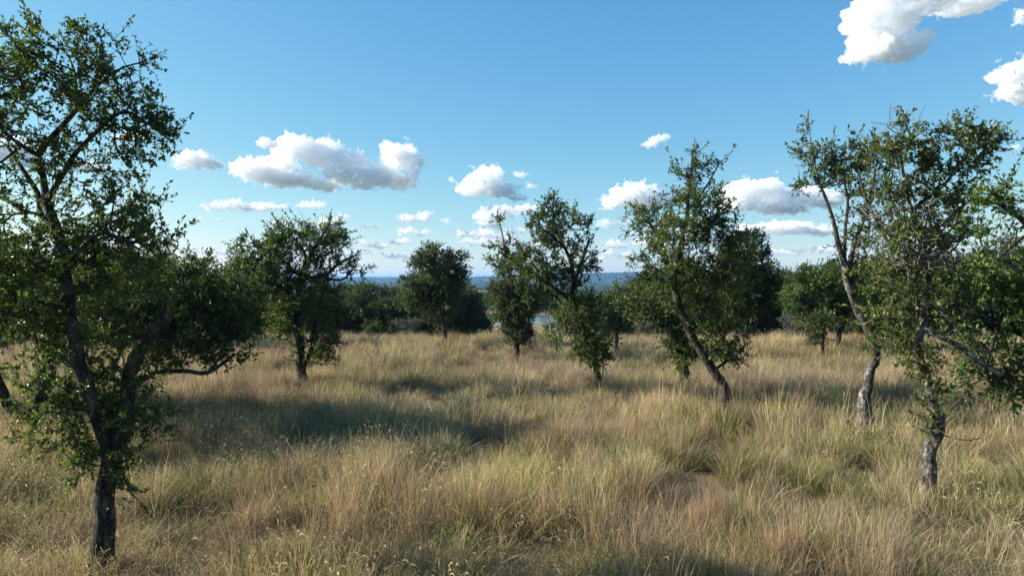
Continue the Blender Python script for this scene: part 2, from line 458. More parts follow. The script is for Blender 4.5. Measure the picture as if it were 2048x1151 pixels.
# ------------------------------------------------------------------ ground, lake, haze
def ground_material():
    m, n, l, out = mat_new('dry_ground')
    g = n.new('ShaderNodeNewGeometry'); sx = n.new('ShaderNodeSeparateXYZ'); l.new(g.outputs['Position'], sx.inputs[0])
    def noise(scale, det=6, ro=.6):
        t = n.new('ShaderNodeTexNoise'); t.inputs['Scale'].default_value = scale; t.inputs['Detail'].default_value = det; t.inputs['Roughness'].default_value = ro
        l.new(g.outputs['Position'], t.inputs['Vector']); return t
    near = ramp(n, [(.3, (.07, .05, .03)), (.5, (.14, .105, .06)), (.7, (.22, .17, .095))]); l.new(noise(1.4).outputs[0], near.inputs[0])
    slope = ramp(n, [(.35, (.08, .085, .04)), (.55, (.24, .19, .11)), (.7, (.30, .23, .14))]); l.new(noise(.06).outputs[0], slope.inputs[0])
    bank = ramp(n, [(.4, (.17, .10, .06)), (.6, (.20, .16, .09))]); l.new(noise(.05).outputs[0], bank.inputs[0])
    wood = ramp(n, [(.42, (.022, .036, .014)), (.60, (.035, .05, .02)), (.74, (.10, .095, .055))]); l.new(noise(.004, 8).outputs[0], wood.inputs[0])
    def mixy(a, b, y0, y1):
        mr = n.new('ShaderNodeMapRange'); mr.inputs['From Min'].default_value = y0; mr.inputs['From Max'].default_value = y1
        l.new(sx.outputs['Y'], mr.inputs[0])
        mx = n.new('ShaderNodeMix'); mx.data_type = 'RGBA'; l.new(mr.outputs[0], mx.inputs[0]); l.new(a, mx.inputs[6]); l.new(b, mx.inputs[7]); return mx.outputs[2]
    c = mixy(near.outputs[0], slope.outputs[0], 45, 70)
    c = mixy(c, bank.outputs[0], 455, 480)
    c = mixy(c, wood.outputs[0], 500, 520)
    b = n.new('ShaderNodeBsdfPrincipled'); b.inputs['Roughness'].default_value = 1; b.inputs['Specular IOR Level'].default_value = 0
    l.new(c, b.inputs['Base Color'])
    bu = n.new('ShaderNodeBump'); bu.inputs['Strength'].default_value = .6; bu.inputs['Distance'].default_value = .05
    l.new(noise(9).outputs[0], bu.inputs['Height']); l.new(bu.outputs[0], b.inputs['Normal'])
    l.new(b.outputs[0], out.inputs[0]); return m

gx = 8 * np.sinh(np.linspace(-8.3, 8.3, 261)); gy = 8 * np.sinh(np.linspace(-2.6, 8.13, 420))
GX, GY = np.meshgrid(gx, gy); GZ = ground_z(GX, GY)
nx, ny = len(gx), len(gy)
idx = np.arange(nx * ny).reshape(ny, nx)
gf = np.stack([idx[:-1, :-1], idx[:-1, 1:], idx[1:, 1:], idx[1:, :-1]], -1).reshape(-1, 4)
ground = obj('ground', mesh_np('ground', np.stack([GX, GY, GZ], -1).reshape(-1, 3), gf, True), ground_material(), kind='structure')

def water_material():
    m, n, l, out = mat_new('lake_water')
    b = n.new('ShaderNodeBsdfPrincipled'); b.inputs['Base Color'].default_value = (.03, .06, .08, 1); b.inputs['Roughness'].default_value = .08
    g = n.new('ShaderNodeNewGeometry'); mp = n.new('ShaderNodeMapping'); mp.inputs['Scale'].default_value = (.25, .6, 1); l.new(g.outputs['Position'], mp.inputs[0])
    t = n.new('ShaderNodeTexNoise'); t.inputs['Scale'].default_value = 1.0; t.inputs['Detail'].default_value = 4; l.new(mp.outputs[0], t.inputs['Vector'])
    bu = n.new('ShaderNodeBump'); bu.inputs['Strength'].default_value = .35; bu.inputs['Distance'].default_value = .25; l.new(t.outputs[0], bu.inputs['Height'])
    l.new(bu.outputs[0], b.inputs['Normal']); l.new(b.outputs[0], out.inputs[0]); return m
wx = np.linspace(-150, 190, 35); wy = np.linspace(385, 485, 11); WX, WY = np.meshgrid(wx, wy)
widx = np.arange(WX.size).reshape(WX.shape); wf = np.stack([widx[:-1, :-1], widx[:-1, 1:], widx[1:, 1:], widx[1:, :-1]], -1).reshape(-1, 4)
obj('lake', mesh_np('lake', np.stack([WX, WY, 0 * WX + LAKE_Z], -1).reshape(-1, 3), wf), water_material(), kind='structure')

# bare pale field across the valley
m_, n_, l_, o_ = mat_new('bare_field'); b_ = n_.new('ShaderNodeBsdfPrincipled'); b_.inputs['Roughness'].default_value = 1
t_ = n_.new('ShaderNodeTexNoise'); t_.inputs['Scale'].default_value = 6; r_ = ramp(n_, [(.3, (.42, .35, .26)), (.7, (.52, .45, .35))])
l_.new(t_.outputs[0], r_.inputs[0]); l_.new(r_.outputs[0], b_.inputs['Base Color']); l_.new(b_.outputs[0], o_.inputs[0])
fx, fy = np.meshgrid(np.linspace(-190, -40, 12), np.linspace(1390, 1600, 12)); fz = ground_z(fx, fy) + .6
fi = np.arange(144).reshape(12, 12); ff = np.stack([fi[:-1, :-1], fi[:-1, 1:], fi[1:, 1:], fi[1:, :-1]], -1).reshape(-1, 4)
obj('far_field', mesh_np('far_field', np.stack([fx, fy, fz], -1).reshape(-1, 3), ff), m_, kind='structure')

def box_mesh(name, lo, hi):
    v = np.array([(x, y, z) for x in (lo[0], hi[0]) for y in (lo[1], hi[1]) for z in (lo[2], hi[2])], float)
    f = np.array([(0, 1, 3, 2), (4, 6, 7, 5), (0, 4, 5, 1), (2, 3, 7, 6), (0, 2, 6, 4), (1, 5, 7, 3)])
    return mesh_np(name, v, f)
hm, hn, hl, ho = mat_new('valley_haze')
hv = hn.new('ShaderNodeVolumePrincipled'); hv.inputs['Color'].default_value = (.26, .56, 1.0, 1); hv.inputs['Density'].default_value = 1.1e-4
hv.inputs['Anisotropy'].default_value = .2; hl.new(hv.outputs[0], ho.inputs['Volume'])
ztop = max(60., float(GZ.max()) + 12)
haze = obj('haze', box_mesh('haze', (-16800, -80, float(GZ.min()) - 1.5), (16800, 13900, ztop)), hm, kind='stuff')

# ------------------------------------------------------------------ clouds: closed lumpy bodies of scattering droplets
def cloud_material(mfp):
    m, n, l, out = mat_new('cloud_droplets')
    v = n.new('ShaderNodeVolumePrincipled'); v.inputs['Color'].default_value = (1, 1, 1, 1)
    v.inputs['Density'].default_value = 1.0 / mfp; v.inputs['Anisotropy'].default_value = 0.0
    l.new(v.outputs[0], out.inputs['Volume']); return m
ICO = None
def ico():
    global ICO
    if ICO is None:
        import bmesh
        bm = bmesh.new(); bmesh.ops.create_icosphere(bm, subdivisions=2, radius=1.0)
        ICO = (np.array([v.co[:] for v in bm.verts]), np.array([[v.index for v in f.verts] for f in bm.faces])); bm.free()
    return ICO

CLOUDS = [
 # label, base row, lumps (x, y, rx, ry) as measured on the photograph, thickness
 ('broad white cumulus bank, the widest cloud of the open blue sky', 388, [(520,345,58,28),(560,330,40,26),(600,300,44,36),(640,312,50,40),(690,325,42,30),(580,360,70,22),(640,368,45,20),(700,352,60,28),(735,340,28,26),(760,352,50,26),(800,318,46,36),(826,330,30,34),(790,362,62,20),(725,375,30,10)], 1.),
 ('rounded white puff beside the broad cumulus bank, behind the tall oak sprigs', 345, [(385,322,45,22),(360,328,25,14),(425,330,28,13)], 1.),
 ('small torn white puff above the shoulder of the broad cumulus bank', 305, [(530,288,24,14),(550,294,16,8)], 1.8),
 ('long flat white cloud strip below the broad cumulus bank', 428, [(430,412,32,12),(455,408,28,15),(500,414,50,11),(550,413,35,11)], 1.2),
 ('short flat white cloud lens at the end of the long strip', 422, [(622,409,34,11),(600,412,20,7)], 1.4),
 ('domed white cumulus cloud standing between two oak crowns', 405, [(965,362,38,32),(985,350,26,26),(940,380,30,22),(1000,382,45,20),(1035,394,30,9)], 1.),
 ('small white cloud tuft beside the domed cumulus', 380, [(1045,350,18,9),(1062,370,18,8)], 1.8),
 ('tiny white cloud fleck beside the domed cumulus', 368, [(902,361,13,6)], 2.),
 ('ragged white cloud below the domed cumulus', 460, [(965,434,26,20),(1000,422,36,16),(1030,424,26,13),(985,448,40,10),(1060,418,30,12)], 1.4),
 ('flat based white cloud above the bushy upright oak', 446, [(815,436,32,10),(850,430,24,11),(835,440,40,7)], 1.4),
 ('small white puff beside the flat based cloud', 449, [(893,441,14,9)], 1.6),
 ('thin layered white cloud low above the bushy upright oak', 488, [(812,462,28,8),(845,468,30,7),(800,480,34,8)], 2.2),
 ('white cloud partly hidden by the top of the twin stemmed oak', 462, [(680,442,24,16),(650,448,36,13),(735,453,26,6),(565,446,34,12)], 1.6),
 ('lone tilted oval cloud in clear deep blue sky', 297, [(1300,287,24,9),(1318,279,24,12),(1336,274,14,9)], 1.4),
 ('white cumulus cloud behind the spiky leaning oak', 436, [(1255,395,42,30),(1290,385,34,24),(1225,408,28,20),(1310,402,40,24)], 1.1),
 ('small cloud puff just under the cumulus behind the spiky oak', 462, [(1215,447,22,13),(1250,448,18,9)], 1.8),
 ('large soft cumulus bank between the spiky oak and the grey limbed oak', 430, [(1480,388,48,30),(1520,378,44,28),(1565,392,52,30),(1610,388,40,26),(1470,412,60,20),(1560,418,70,16),(1650,400,50,24)], 1.2),
 ('flat grey white cloud layer under the large soft cumulus bank', 482, [(1500,458,55,14),(1570,455,70,18),(1630,462,60,14)], 1.8),
 ('heavy high cloud with a long grey shelf, cut off by the sky edge', 140, [(1725,45,46,44),(1750,88,52,36),(1700,122,32,14),(1735,115,44,22),(1805,95,48,38),(1845,75,24,18),(1800,40,60,30),(1850,6,90,22),(1940,4,90,18),(1760,0,80,26)], .8),
 ('ragged high white cloud beyond the edge of the grey limbed oak', 205, [(2010,155,34,28),(2045,150,40,36),(2020,188,40,16),(2070,180,50,34)], 1.1),
 ('high white cloud scrap near the heavy shelf cloud', 55, [(2040,35,16,22),(2070,30,30,26)], 1.4),
 ('tiny puffs in a line over the grey limbed oak', 270, [(1988,257,14,7)], 2.2),
 ('little oval cloud over the grey limbed oak', 310, [(2022,299,18,10)], 1.8),
 ('white cloud seen through the sprigs of the tall oak', 288, [(275,272,30,12),(240,276,24,9)], 1.6),
 ('bright cloud seen through the upper limbs of the tall oak', 350, [(30,300,44,40),(80,330,50,18),(180,335,44,14),(-30,300,60,40)], 1.4),
 ('broken cloud bank low behind the reaching limb of the leaning oak', 478, [(930,470,30,9),(965,466,34,12),(1040,462,30,10),(1000,472,40,8)], 1.8),
 ('low white cloud heap beside the spiky leaning oak', 520, [(1215,505,24,8),(1250,512,30,8),(1195,515,24,6)], 2.2),
 ('low cloud strip between the bushy upright oak and the twin stemmed oak', 500, [(760,492,36,7),(730,484,22,7)], 2.2),
 ('low cloud streak under the grey white cloud layer', 520, [(1560,505,60,8),(1640,500,50,9),(1500,512,40,6)], 2.4),
 ('tiny cloud fleck under the long flat strip', 441, [(412,436,16,4),(440,438,10,3)], 2.),
 ('soft low cloud bar past the dark low spreading oak', 512, [(400,500,50,7),(450,504,40,5)], 2.2),
 ('small puff over the heap beside the spiky leaning oak', 480, [(1290,462,24,8),(1265,470,16,6)], 1.8),
 ('low faint cloud strip above the distant hills', 505, [(950,484,44,10),(1005,478,46,12),(1060,490,50,9)], 2.0),
 ('low faint cloud puff above the distant hills', 505, [(1225,490,34,12),(1290,484,30,10)], 2.0),
 ('low soft cloud band over the distant hills', 522, [(880,510,60,7),(800,512,50,6)], 2.6),
 ('low soft cloud band behind the twin stemmed oak', 520, [(700,505,56,7),(620,500,50,7),(540,500,60,7)], 2.4),
]
cloud_tmp = []
iv, ifc = ico()
for ci, (lab, yb, lumps, thin) in enumerate(CLOUDS):
    rr = np.random.default_rng(100 + ci)
    D = 1150 * F / max(40., 557 - yb); s = D / F
    V, Fs, off = [], [], 0
    zb = P(1024, yb, D)[2]
    for (cx, cyy, rx, ry) in lumps:
        c = P(cx, cyy, D) + np.array([0, rr.normal(0, .25) * rx * s, 0])
        balls = [(c, np.array([rx * .80, rx * .75, ry * .80]) * s)]
        for _ in range(26):
            d = norm(rr.normal(size=(1, 3)))[0]; d[2] = abs(d[2]) * .9 - .12
            q = rr.uniform(.12, .42) * min(rx, ry * 1.3)
            balls.append((c + d * np.array([rx * .84, rx * .75, ry * .84]) * s, np.full(3, q) * s))
        for _ in range(13 if ry >= 16 else 0):
            d = norm(rr.normal(size=(1, 3)))[0]; q = rr.uniform(2.2, 5.0) * min(1, ry / 14)
            balls.append((c + d * np.array([rx * rr.uniform(1.0, 1.3), rx * .8, ry * rr.uniform(1.0, 1.3)]) * s, np.array([q * rr.uniform(1, 2.4), q * 1.5, q * .7]) * s))
        for (bc, br) in balls:
            v = bc + iv * br
            v[:, 2] = np.where(v[:, 2] < zb, zb + .35 * (v[:, 2] - zb), v[:, 2])
            V.append(v); Fs.append(ifc + off); off += len(v)
    V = np.concatenate(V); cen = V.mean(0)
    o = obj('cloud', mesh_np('cloud', V - cen, np.concatenate(Fs)), None, None, cen, label=lab, category='cloud')
    w = (V.max(0) - V.min(0)).max()
    md = o.modifiers.new('r', 'REMESH'); md.mode = 'VOXEL'; md.voxel_size = max(w / 190., 1.7 * s)
    cloud_tmp.append((o, s, thin, lumps))
dg = bpy.context.evaluated_depsgraph_get()
for ci, (o, s, thin, lumps) in enumerate(cloud_tmp):
    me = bpy.data.meshes.new_from_object(o.evaluated_get(dg)); o.modifiers.clear()
    old = o.data; o.data = me; bpy.data.meshes.remove(old)
    n = len(me.vertices); co = np.zeros(n * 3, np.float32); me.vertices.foreach_get('co', co); co = co.reshape(-1, 3).astype(float)
    no = np.zeros(n * 3, np.float32); me.vertices.foreach_get('normal', no); no = no.reshape(-1, 3)
    base = 13 * s
    d = (fbm(co / base + 9 * ci, 4, 300 + ci) - .5) * base * .9
    bil = 0
    for o_ in range(4): bil = bil + np.abs(vnoise(co / (base * .62) * 2 ** o_ + 5.1 * o_, 400 + ci + o_) - .5) * .5 ** o_
    d = d - bil * base * 1.0
    warp = np.stack([fbm(co / (base * .8) + 40 * c, 3, 500 + c) - .5 for c in range(3)], -1) * base * 1.5
    co = co + no * d[:, None] + warp
    me.vertices.foreach_set('co', co.astype(np.float32).ravel()); me.update()
    me.polygons.foreach_set('use_smooth', np.ones(len(me.polygons), bool))
    me.name = 'cloud'; me.materials.clear(); me.materials.append(cloud_material((13 if thin < 1.7 else 13) * s))

# ------------------------------------------------------------------ the oaks of the field
build_tree('oak_tree', 'tall ragged oak with a broken limb stub and leafy sprouts down its trunk', 7.0,
  [[(195,1130,25,0),(205,1040,22,0),(213,960,22,0),(222,905,22,0),(205,840,18,-.05),(188,780,17,-.1),(165,700,17,-.1),(148,620,15,-.05),(130,540,13,0),(102,460,12,.1),(75,400,11,.15),(58,345,9,.2),(50,300,9,.2),(80,255,8,.25),(115,205,7,.3),(150,165,5,.3),(165,110,3,.3)],
   [(222,905,18,.0),(235,840,16,.08),(245,760,14,.12),(268,705,13,.1),(305,662,11,.05),(343,626,9,.0)],
   [(75,400,10,.15),(112,348,8,.1),(160,300,7,0),(205,268,6,-.1),(262,232,5,-.15),(305,252,4,-.1),(360,292,2.5,-.1)],
   [(102,460,9,.1),(40,420,8,.3),(28,378,8,.35),(-5,335,7,.4),(-60,270,5,.5)],
   [(50,300,6,.2),(10,260,5,.0),(-20,180,4,-.1)],
   [(130,540,8,0),(180,500,7,-.2),(240,470,5,-.3),(310,500,3,-.3)],
   [(148,620,7,-.05),(80,590,6,-.3),(10,560,5,-.4)],
   [(115,205,4,.3),(100,120,3,.4),(70,60,2,.4)],
   [(150,165,4,.3),(210,130,3,.2),(270,110,2,.2)]],
  [(110,130,105,75,.7),(60,215,95,75,.75),(200,190,95,70,.65),(180,80,65,35,.5),(40,100,55,50,.7),(300,240,60,42,.9),(345,275,32,28,.9),(250,125,55,35,.45),(20,320,70,60,.45),(120,310,100,60,.5),(240,300,80,50,.55),
   (90,470,120,85,1.1),(220,440,95,75,1.0),(270,500,75,60,.9),(310,470,40,50,.4),(110,580,130,75,.75),(40,560,80,75,.9),(230,580,80,50,.5),(60,680,90,70,.5),(180,690,90,60,.55),(280,700,60,50,.35),
   (200,780,80,70,1.0),(150,830,90,55,1.1),(110,780,70,55,.8),(240,830,60,55,.9),(260,890,40,30,.7),(80,870,60,30,.4),(190,890,45,40,1.4),(165,930,38,26,1.0),(255,945,28,20,.7),(232,985,24,16,.5),(330,845,25,22,.25),(-60,430,90,140,.7),(-50,200,80,100,.7)],
  11, leaf=.043, dens=2.35, shoots=6, per_shoot=9, sprig=.32, tone=-.02, broken={1}, gap=.37, sprig_len=.52)

build_tree('oak_tree', 'dark low spreading oak with a drooping bare limb over the grass', 14.0,
  [[(50,848,15,0),(80,800,14,0),(98,750,14,0),(104,700,13,0),(122,650,12,0),(190,600,10,.1),(300,562,8,.1),(400,545,5,.1)],
   [(50,846,14,0),(8,797,14,0),(-50,700,12,.2),(-70,600,9,.3),(-90,520,5,.3)],
   [(104,700,9,0),(180,738,8.5,-.2),(270,757,8,-.3),(330,741,7,-.3),(385,737,6.5,-.3),(430,739,6,-.3),(478,705,4,-.2)],
   [(122,650,8,0),(250,638,8,.3),(400,612,6,.4),(505,578,4,.4)],
   [(328,741,4,-.3),(328,700,4,-.25),(340,660,3,-.2)],
   [(430,739,4,-.3),(455,700,3,-.2),(470,650,2,-.1)]],
  [(60,600,140,75,1),(180,570,100,60,1),(280,575,100,55,1.1),(390,560,80,45,1.1),(470,585,55,50,1.2),(380,640,100,55,1.5),(440,685,62,42,1.6),(300,640,90,60,1.3),(370,700,60,35,1.2),(460,640,55,50,1.5),(-80,600,110,100,.8),(-70,710,90,70,.6),(200,650,90,50,.6),(350,530,60,18,.5),(150,590,110,70,.9,2.2),(330,600,110,60,.9,2.0),(80,600,110,70,.9,-2.0),(280,590,100,60,.8,-1.6),(0,560,120,80,.9,1.5)],
  12, leaf=.068, dens=.72, mat=M_LEAF, shoots=7, per_shoot=8, sprig=.15, tone=-.1, gap=.28)

build_tree('oak_tree', 'broad oak just past the dark low spreading oak, mostly out of the picture', 16.5,
  [[(-190,800,20,0),(-185,700,18,0),(-200,600,15,0),(-170,500,10,0),(-150,430,5,0)],[(-190,660,11,0),(-100,570,9,.3),(-30,500,6,.4)],[(-195,640,11,0),(-280,560,8,-.3),(-340,500,5,-.4)]],
  [(-150,480,110,70,1),(-60,520,90,60,1),(-240,520,110,70,1),(-150,580,120,60,1),(-20,560,70,50,.9),(-180,420,80,40,.8)],
  29, leaf=.085, dens=.8, shoots=6, per_shoot=7, sprig=.2, tone=-.05, gap=.28)

build_tree('oak_tree', 'twin stemmed oak with a wide dome crown and leafy lower trunk', 19.6,
  [[(608,752,10,0),(601,705,10,0),(597,650,10,0),(598,600,9,0),(605,555,8,0),(612,520,6,.1),(635,480,4,.2),(650,450,2,.2)],
   [(611,750,6,0),(626,705,6,0),(632,660,5.5,0),(640,610,4,0),(655,570,2.5,0)],
   [(598,602,7,0),(570,577,6,-.3),(530,562,5,-.5),(495,563,4,-.6),(465,590,2.5,-.6)],
   [(605,555,6,0),(650,553,5.5,-.3),(682,532,4.5,-.5),(715,512,2.5,-.5)],
   [(612,525,5,0),(590,490,4,.4),(562,462,2.5,.6)],
   [(600,565,5,0),(560,522,4,.2),(518,497,3,.2),(465,490,1.5,.2)],
   [(655,552,4,-.3),(690,560,3,-.3),(720,530,1.6,-.4)]],
  [(630,478,62,34,1),(580,478,50,34,1),(545,505,50,40,1),(500,500,38,20,.7),(650,470,30,24,.6),(560,550,50,42,1),(660,500,45,42,.7),(695,520,30,28,.45),(715,535,22,20,.35),(580,600,48,48,.9),(640,600,52,45,.9),(590,655,50,45,.8),(640,660,42,50,.9),(620,705,42,28,.6),(565,640,35,35,.6),(605,545,62,34,.7),(660,650,25,40,.5),(480,540,35,30,.8),(655,712,20,12,.3)],
  13, leaf=.073, dens=.92, shoots=6, per_shoot=7, sprig=.3, tone=.0, gap=.32)

build_tree('oak_tree', 'bushy upright oak with a bare straight trunk in tan grass', 32.,
  [[(887,683,5,0),(888,650,5,0),(884,618,5,0),(873,570,4.5,0),(866,525,3,0),(862,497,1.5,0)],
   [(884,618,4,0),(900,575,3.2,.3),(912,535,2.2,.4),(910,505,1.2,.4)],
   [(880,600,3,0),(850,580,2.5,-.5),(825,570,1.5,-.6)]],
  [(862,525,34,30,1.1),(905,530,24,30,1.1),(840,572,36,28,1.2),(890,575,38,34,1.2),(860,606,42,24,1.1),(915,560,18,24,.9),(890,612,30,16,.9),(852,500,16,10,.6),(905,505,14,10,.6),(825,600,22,16,.8)],
  14, leaf=.10, dens=1.0, mat=M_LEAF_DULL, shoots=6, per_shoot=7, sprig=.4, gap=.30)

build_tree('oak_tree', 'oak with a leafy skirt low on its forked base, crown hiding the lake', 26.3,
  [[(1030,706,6.5,0),(1034,685,6,0),(1038,660,5.5,0),(1036,620,5,0),(1026,570,4,0),(1012,530,2.5,0)],
   [(1035,684,3.5,0),(1020,668,3,-.2),(1004,660,2,-.3)],
   [(1034,688,3,0),(1050,681,2.2,-.2),(1053,676,1.8,-.3)],
   [(1036,620,3,0),(1062,590,2.6,.3),(1075,560,1.5,.3)]],
  [(1036,663,24,20,4.5),(1036,650,18,14,3),(1018,560,42,32,1.2),(1048,586,44,34,1.2),(1002,585,34,26,1.1),(1022,612,36,24,1.2),(1010,530,32,20,1),(1004,627,22,18,1.2),(1075,600,24,22,1),(1050,625,24,18,1)],
  15, leaf=.085, dens=.95, mat=M_LEAF_DULL, shoots=6, per_shoot=7, sprig=.3, tone=.16, gap=.33)

build_tree('oak_tree', 'small high crowned oak on a thin bare trunk in front of the lake', 41.,
  [[(1060,657,3.2,0),(1058,640,3,0),(1054,620,2.8,0),(1062,595,2,0),(1075,575,1.2,0)],[(1056,618,2,0),(1085,600,1.6,0),(1100,590,1,0)]],
  [(1078,588,30,18,1.2),(1056,600,24,14,1.1),(1100,600,22,14,1.1),(1070,610,26,10,.9)], 27, leaf=.12, dens=.8, mat=M_LEAF_FAR, sprig=.2, gap=.26)
build_tree('oak_tree', 'leaning oak with a long reaching side limb and dense leafy knot above its base', 17.7,
  [[(1198,775,8.5,0),(1191,732,7.5,0),(1176,692,7,0),(1160,650,7,0),(1147,605,7,0),(1148,560,6,0),(1140,520,5,0),(1122,480,4,.1),(1108,440,3,.1),(1106,405,1.5,.1)],
   [(1147,605,6,0),(1112,577,6,-.2),(1062,547,5,-.3),(1030,525,4,-.3),(998,503,2.5,-.3)],
   [(1148,560,4.5,0),(1165,520,4,.2),(1180,478,2.5,.3)],
   [(1012,513,2.5,-.3),(1006,475,2,-.3),(1000,448,1.2,-.3)],
   [(1128,490,3,0),(1095,465,2.5,-.3),(1060,440,1.5,-.3)],
   [(1205,770,1.2,-.3),(1209,740,1.2,-.2),(1203,715,1,-.1)]],
  [(1108,430,34,26,1),(1075,438,30,18,.9),(1132,452,38,28,1),(1178,458,18,13,.9),(1170,500,24,24,.5),(1130,495,38,24,.6),(1165,545,24,24,.45),(1000,492,20,22,.8),(1040,510,34,18,1.4),(1070,540,42,20,1.6),(1100,545,30,18,1.2),(1002,455,7,16,.5),(1182,686,36,32,3.0),(1190,715,22,16,2.0),(1152,640,36,30,1.3),(1128,676,30,10,.5),(1188,615,28,36,1),(1125,610,28,22,.7),(1108,404,10,12,.6),(1165,580,24,30,.7),(1120,560,36,24,.9),(1080,490,40,22,.7),(1150,525,38,30,.9),(1095,470,34,22,.6)],
  16, leaf=.072, dens=.95, shoots=6, per_shoot=7, sprig=.35, gap=.33, sprig_len=.4)

build_tree('oak_tree', 'small slender young oak shaped like a teardrop in the open grass', 26.7,
  [[(1230,702,4,0),(1233,672,4,0),(1232,640,3,0),(1231,600,1.6,0)]],
  [(1232,635,25,26,1.6),(1226,604,20,18,1.3),(1240,655,20,15,1.6),(1218,640,14,18,1.3),(1238,580,14,14,1)],
  17, leaf=.085, dens=.85, mat=M_LEAF_DULL, shoots=6, per_shoot=7, sprig=.3, tone=.1, gap=.28)

build_tree('oak_tree', 'oak with ivy thick sprouts round its trunk behind the spiky leaning oak', 18.6,
  [[(1368,764,11,0),(1364,722,11,0),(1356,690,9,0),(1346,650,8,0),(1340,600,7,0),(1335,540,7,0),(1320,482,5,0),(1300,447,3.5,0),(1278,428,2,0)],
   [(1335,540,4,0),(1300,560,3,-.2),(1265,545,1.5,-.3)],
   [(1346,650,4,0),(1305,640,3,-.4),(1290,600,1.5,-.5)]],
  [(1366,705,20,34,3.5),(1352,670,24,34,1.2),(1290,425,30,22,.9),(1318,455,32,34,.9),(1268,462,26,16,.45),(1330,535,42,45,.9),(1306,590,42,36,1),(1340,625,38,28,1),(1275,520,24,14,.4),(1330,690,26,8,.4),(1280,620,30,30,.8)],
  18, leaf=.075, dens=1.15, shoots=6, per_shoot=7, sprig=.4, tone=.1, gap=.33)

build_tree('oak_tree', 'spiky leaning oak with a strongly slanted trunk, pointed top', 14.7,
  [[(1453,822,11.5,0),(1447,780,11,0),(1430,742,11,0),(1402,702,10.5,0),(1376,652,10,0),(1356,602,9.5,0),(1347,562,9,0),(1357,512,8,0),(1366,470,7,0),(1376,420,5.5,.1),(1382,360,4,.1),(1388,300,2,.1)],
   [(1384,668,7.5,0),(1420,602,7.5,.2),(1450,562,6,.3),(1482,530,4,.4),(1522,500,2,.4)],
   [(1430,742,4.5,0),(1460,712,4,-.2),(1482,688,2,-.3)],
   [(1376,420,4,0),(1405,380,3,-.2),(1430,335,1.6,-.2)],
   [(1366,470,4,0),(1410,440,3.5,-.3),(1450,425,2,-.4)]],
  [(1384,318,16,24,.5),(1374,372,30,32,.9),(1420,340,26,16,.4),(1400,425,48,42,1.1),(1358,480,42,42,.9),(1432,470,48,45,1.1),(1462,540,48,44,1.1),(1400,555,52,45,1),(1372,602,40,38,.9),(1432,612,46,40,1),(1448,700,40,36,1.8),(1474,655,26,26,.5),(1478,465,30,22,.5),(1405,660,28,28,.8),(1330,560,24,30,.7),(1345,430,24,30,.6),(1440,400,22,22,.5)],
  19, leaf=.066, dens=1.4, shoots=6, per_shoot=7, sprig=.4, tone=.03, gap=.32, sprig_len=.55)

build_tree('oak_tree', 'dark round crowned oak on a plain straight trunk at the field edge', 31.,
  [[(1493,685,6,0),(1494,650,6,0),(1492,612,6,0),(1490,562,5,0),(1494,505,2.5,0)],
   [(1492,600,4,0),(1520,560,3,.3),(1535,530,2,.3)], [(1492,600,4,0),(1460,575,3,-.3),(1440,560,2,-.3)]],
  [(1500,515,40,32,1.3),(1480,565,50,38,1.4),(1530,570,36,42,1.4),(1508,482,24,14,1),(1462,595,36,28,1.2),(1500,610,40,24,1.3),(1450,530,26,26,1)],
  20, leaf=.105, dens=.75, mat=M_LEAF_FAR, shoots=6, per_shoot=7, sprig=.2, tone=-.1, gap=.26)

build_tree('oak_tree', 'little dark shrubby oak standing before the wide pale green oak', 25.8,
  [[(1645,706,4,0),(1646,682,4,0),(1642,655,2.5,0)]],
  [(1638,660,25,18,1.7),(1654,640,22,15,1.4),(1640,678,14,9,1.2)],
  21, leaf=.085, dens=.85, shoots=6, per_shoot=7, sprig=.25, gap=.28)

build_tree('oak_tree', 'wide pale green oak with a low leaning trunk', 28.,
  [[(1671,697,5.5,0),(1680,662,5.5,0),(1690,632,5,0),(1672,590,4,0),(1650,560,2.5,0)],
   [(1690,632,4,0),(1640,610,3,-.4),(1600,600,2,-.5)], [(1690,632,4,0),(1725,600,3,.3),(1745,580,2,.3)]],
  [(1620,570,45,28,1.2),(1675,560,44,32,1.1),(1600,600,34,28,1.2),(1692,620,44,24,1.1),(1645,606,42,24,1.1),(1740,595,36,34,1),(1640,640,40,18,.8)],
  22, leaf=.10, dens=.75, mat=M_LEAF_BRIGHT, shoots=6, per_shoot=7, sprig=.25, tone=-.1, gap=.26)

build_tree('oak_tree', 'crooked oak with pale lichened bending limbs, foot swollen', 13.6,
  [[(1728,838,16,0),(1725,803,14,0),(1737,762,11,0),(1752,712,11,0),(1750,690,10.5,0),(1726,640,11,0),(1706,592,10,0),(1693,552,10,0),(1688,520,8,0),(1668,470,6,-.1),(1650,420,5,-.2),(1636,385,4,-.2),(1622,355,2.5,-.2)],
   [(1700,545,8,0),(1720,500,7,.2),(1740,450,6,.3),(1762,400,5,.4),(1772,335,3,.4)],
   [(1690,528,5.5,0),(1702,460,5,.2),(1706,400,4,.2),(1690,330,2.2,.2)],
   [(1636,385,3,-.2),(1620,330,2,-.2),(1610,265,1.2,-.2)]],
  [(1640,308,40,26,.9),(1612,285,10,30,.5),(1690,325,46,34,1),(1616,368,26,16,.9),(1702,395,40,40,.6),(1750,325,44,34,.9),(1722,468,40,36,.6),(1700,540,36,32,.6),(1740,560,46,40,.8),(1780,620,46,40,1),(1768,675,50,30,1.1),(1660,350,30,24,.8),(1720,290,36,18,.6),(1770,400,40,40,.6)],
  23, leaf=.064, dens=1.35, bark=M_BARK_PALE, shoots=6, per_shoot=7, sprig=.3, tone=.06, gap=.34, dead=[(1740,480,40,50,16)])

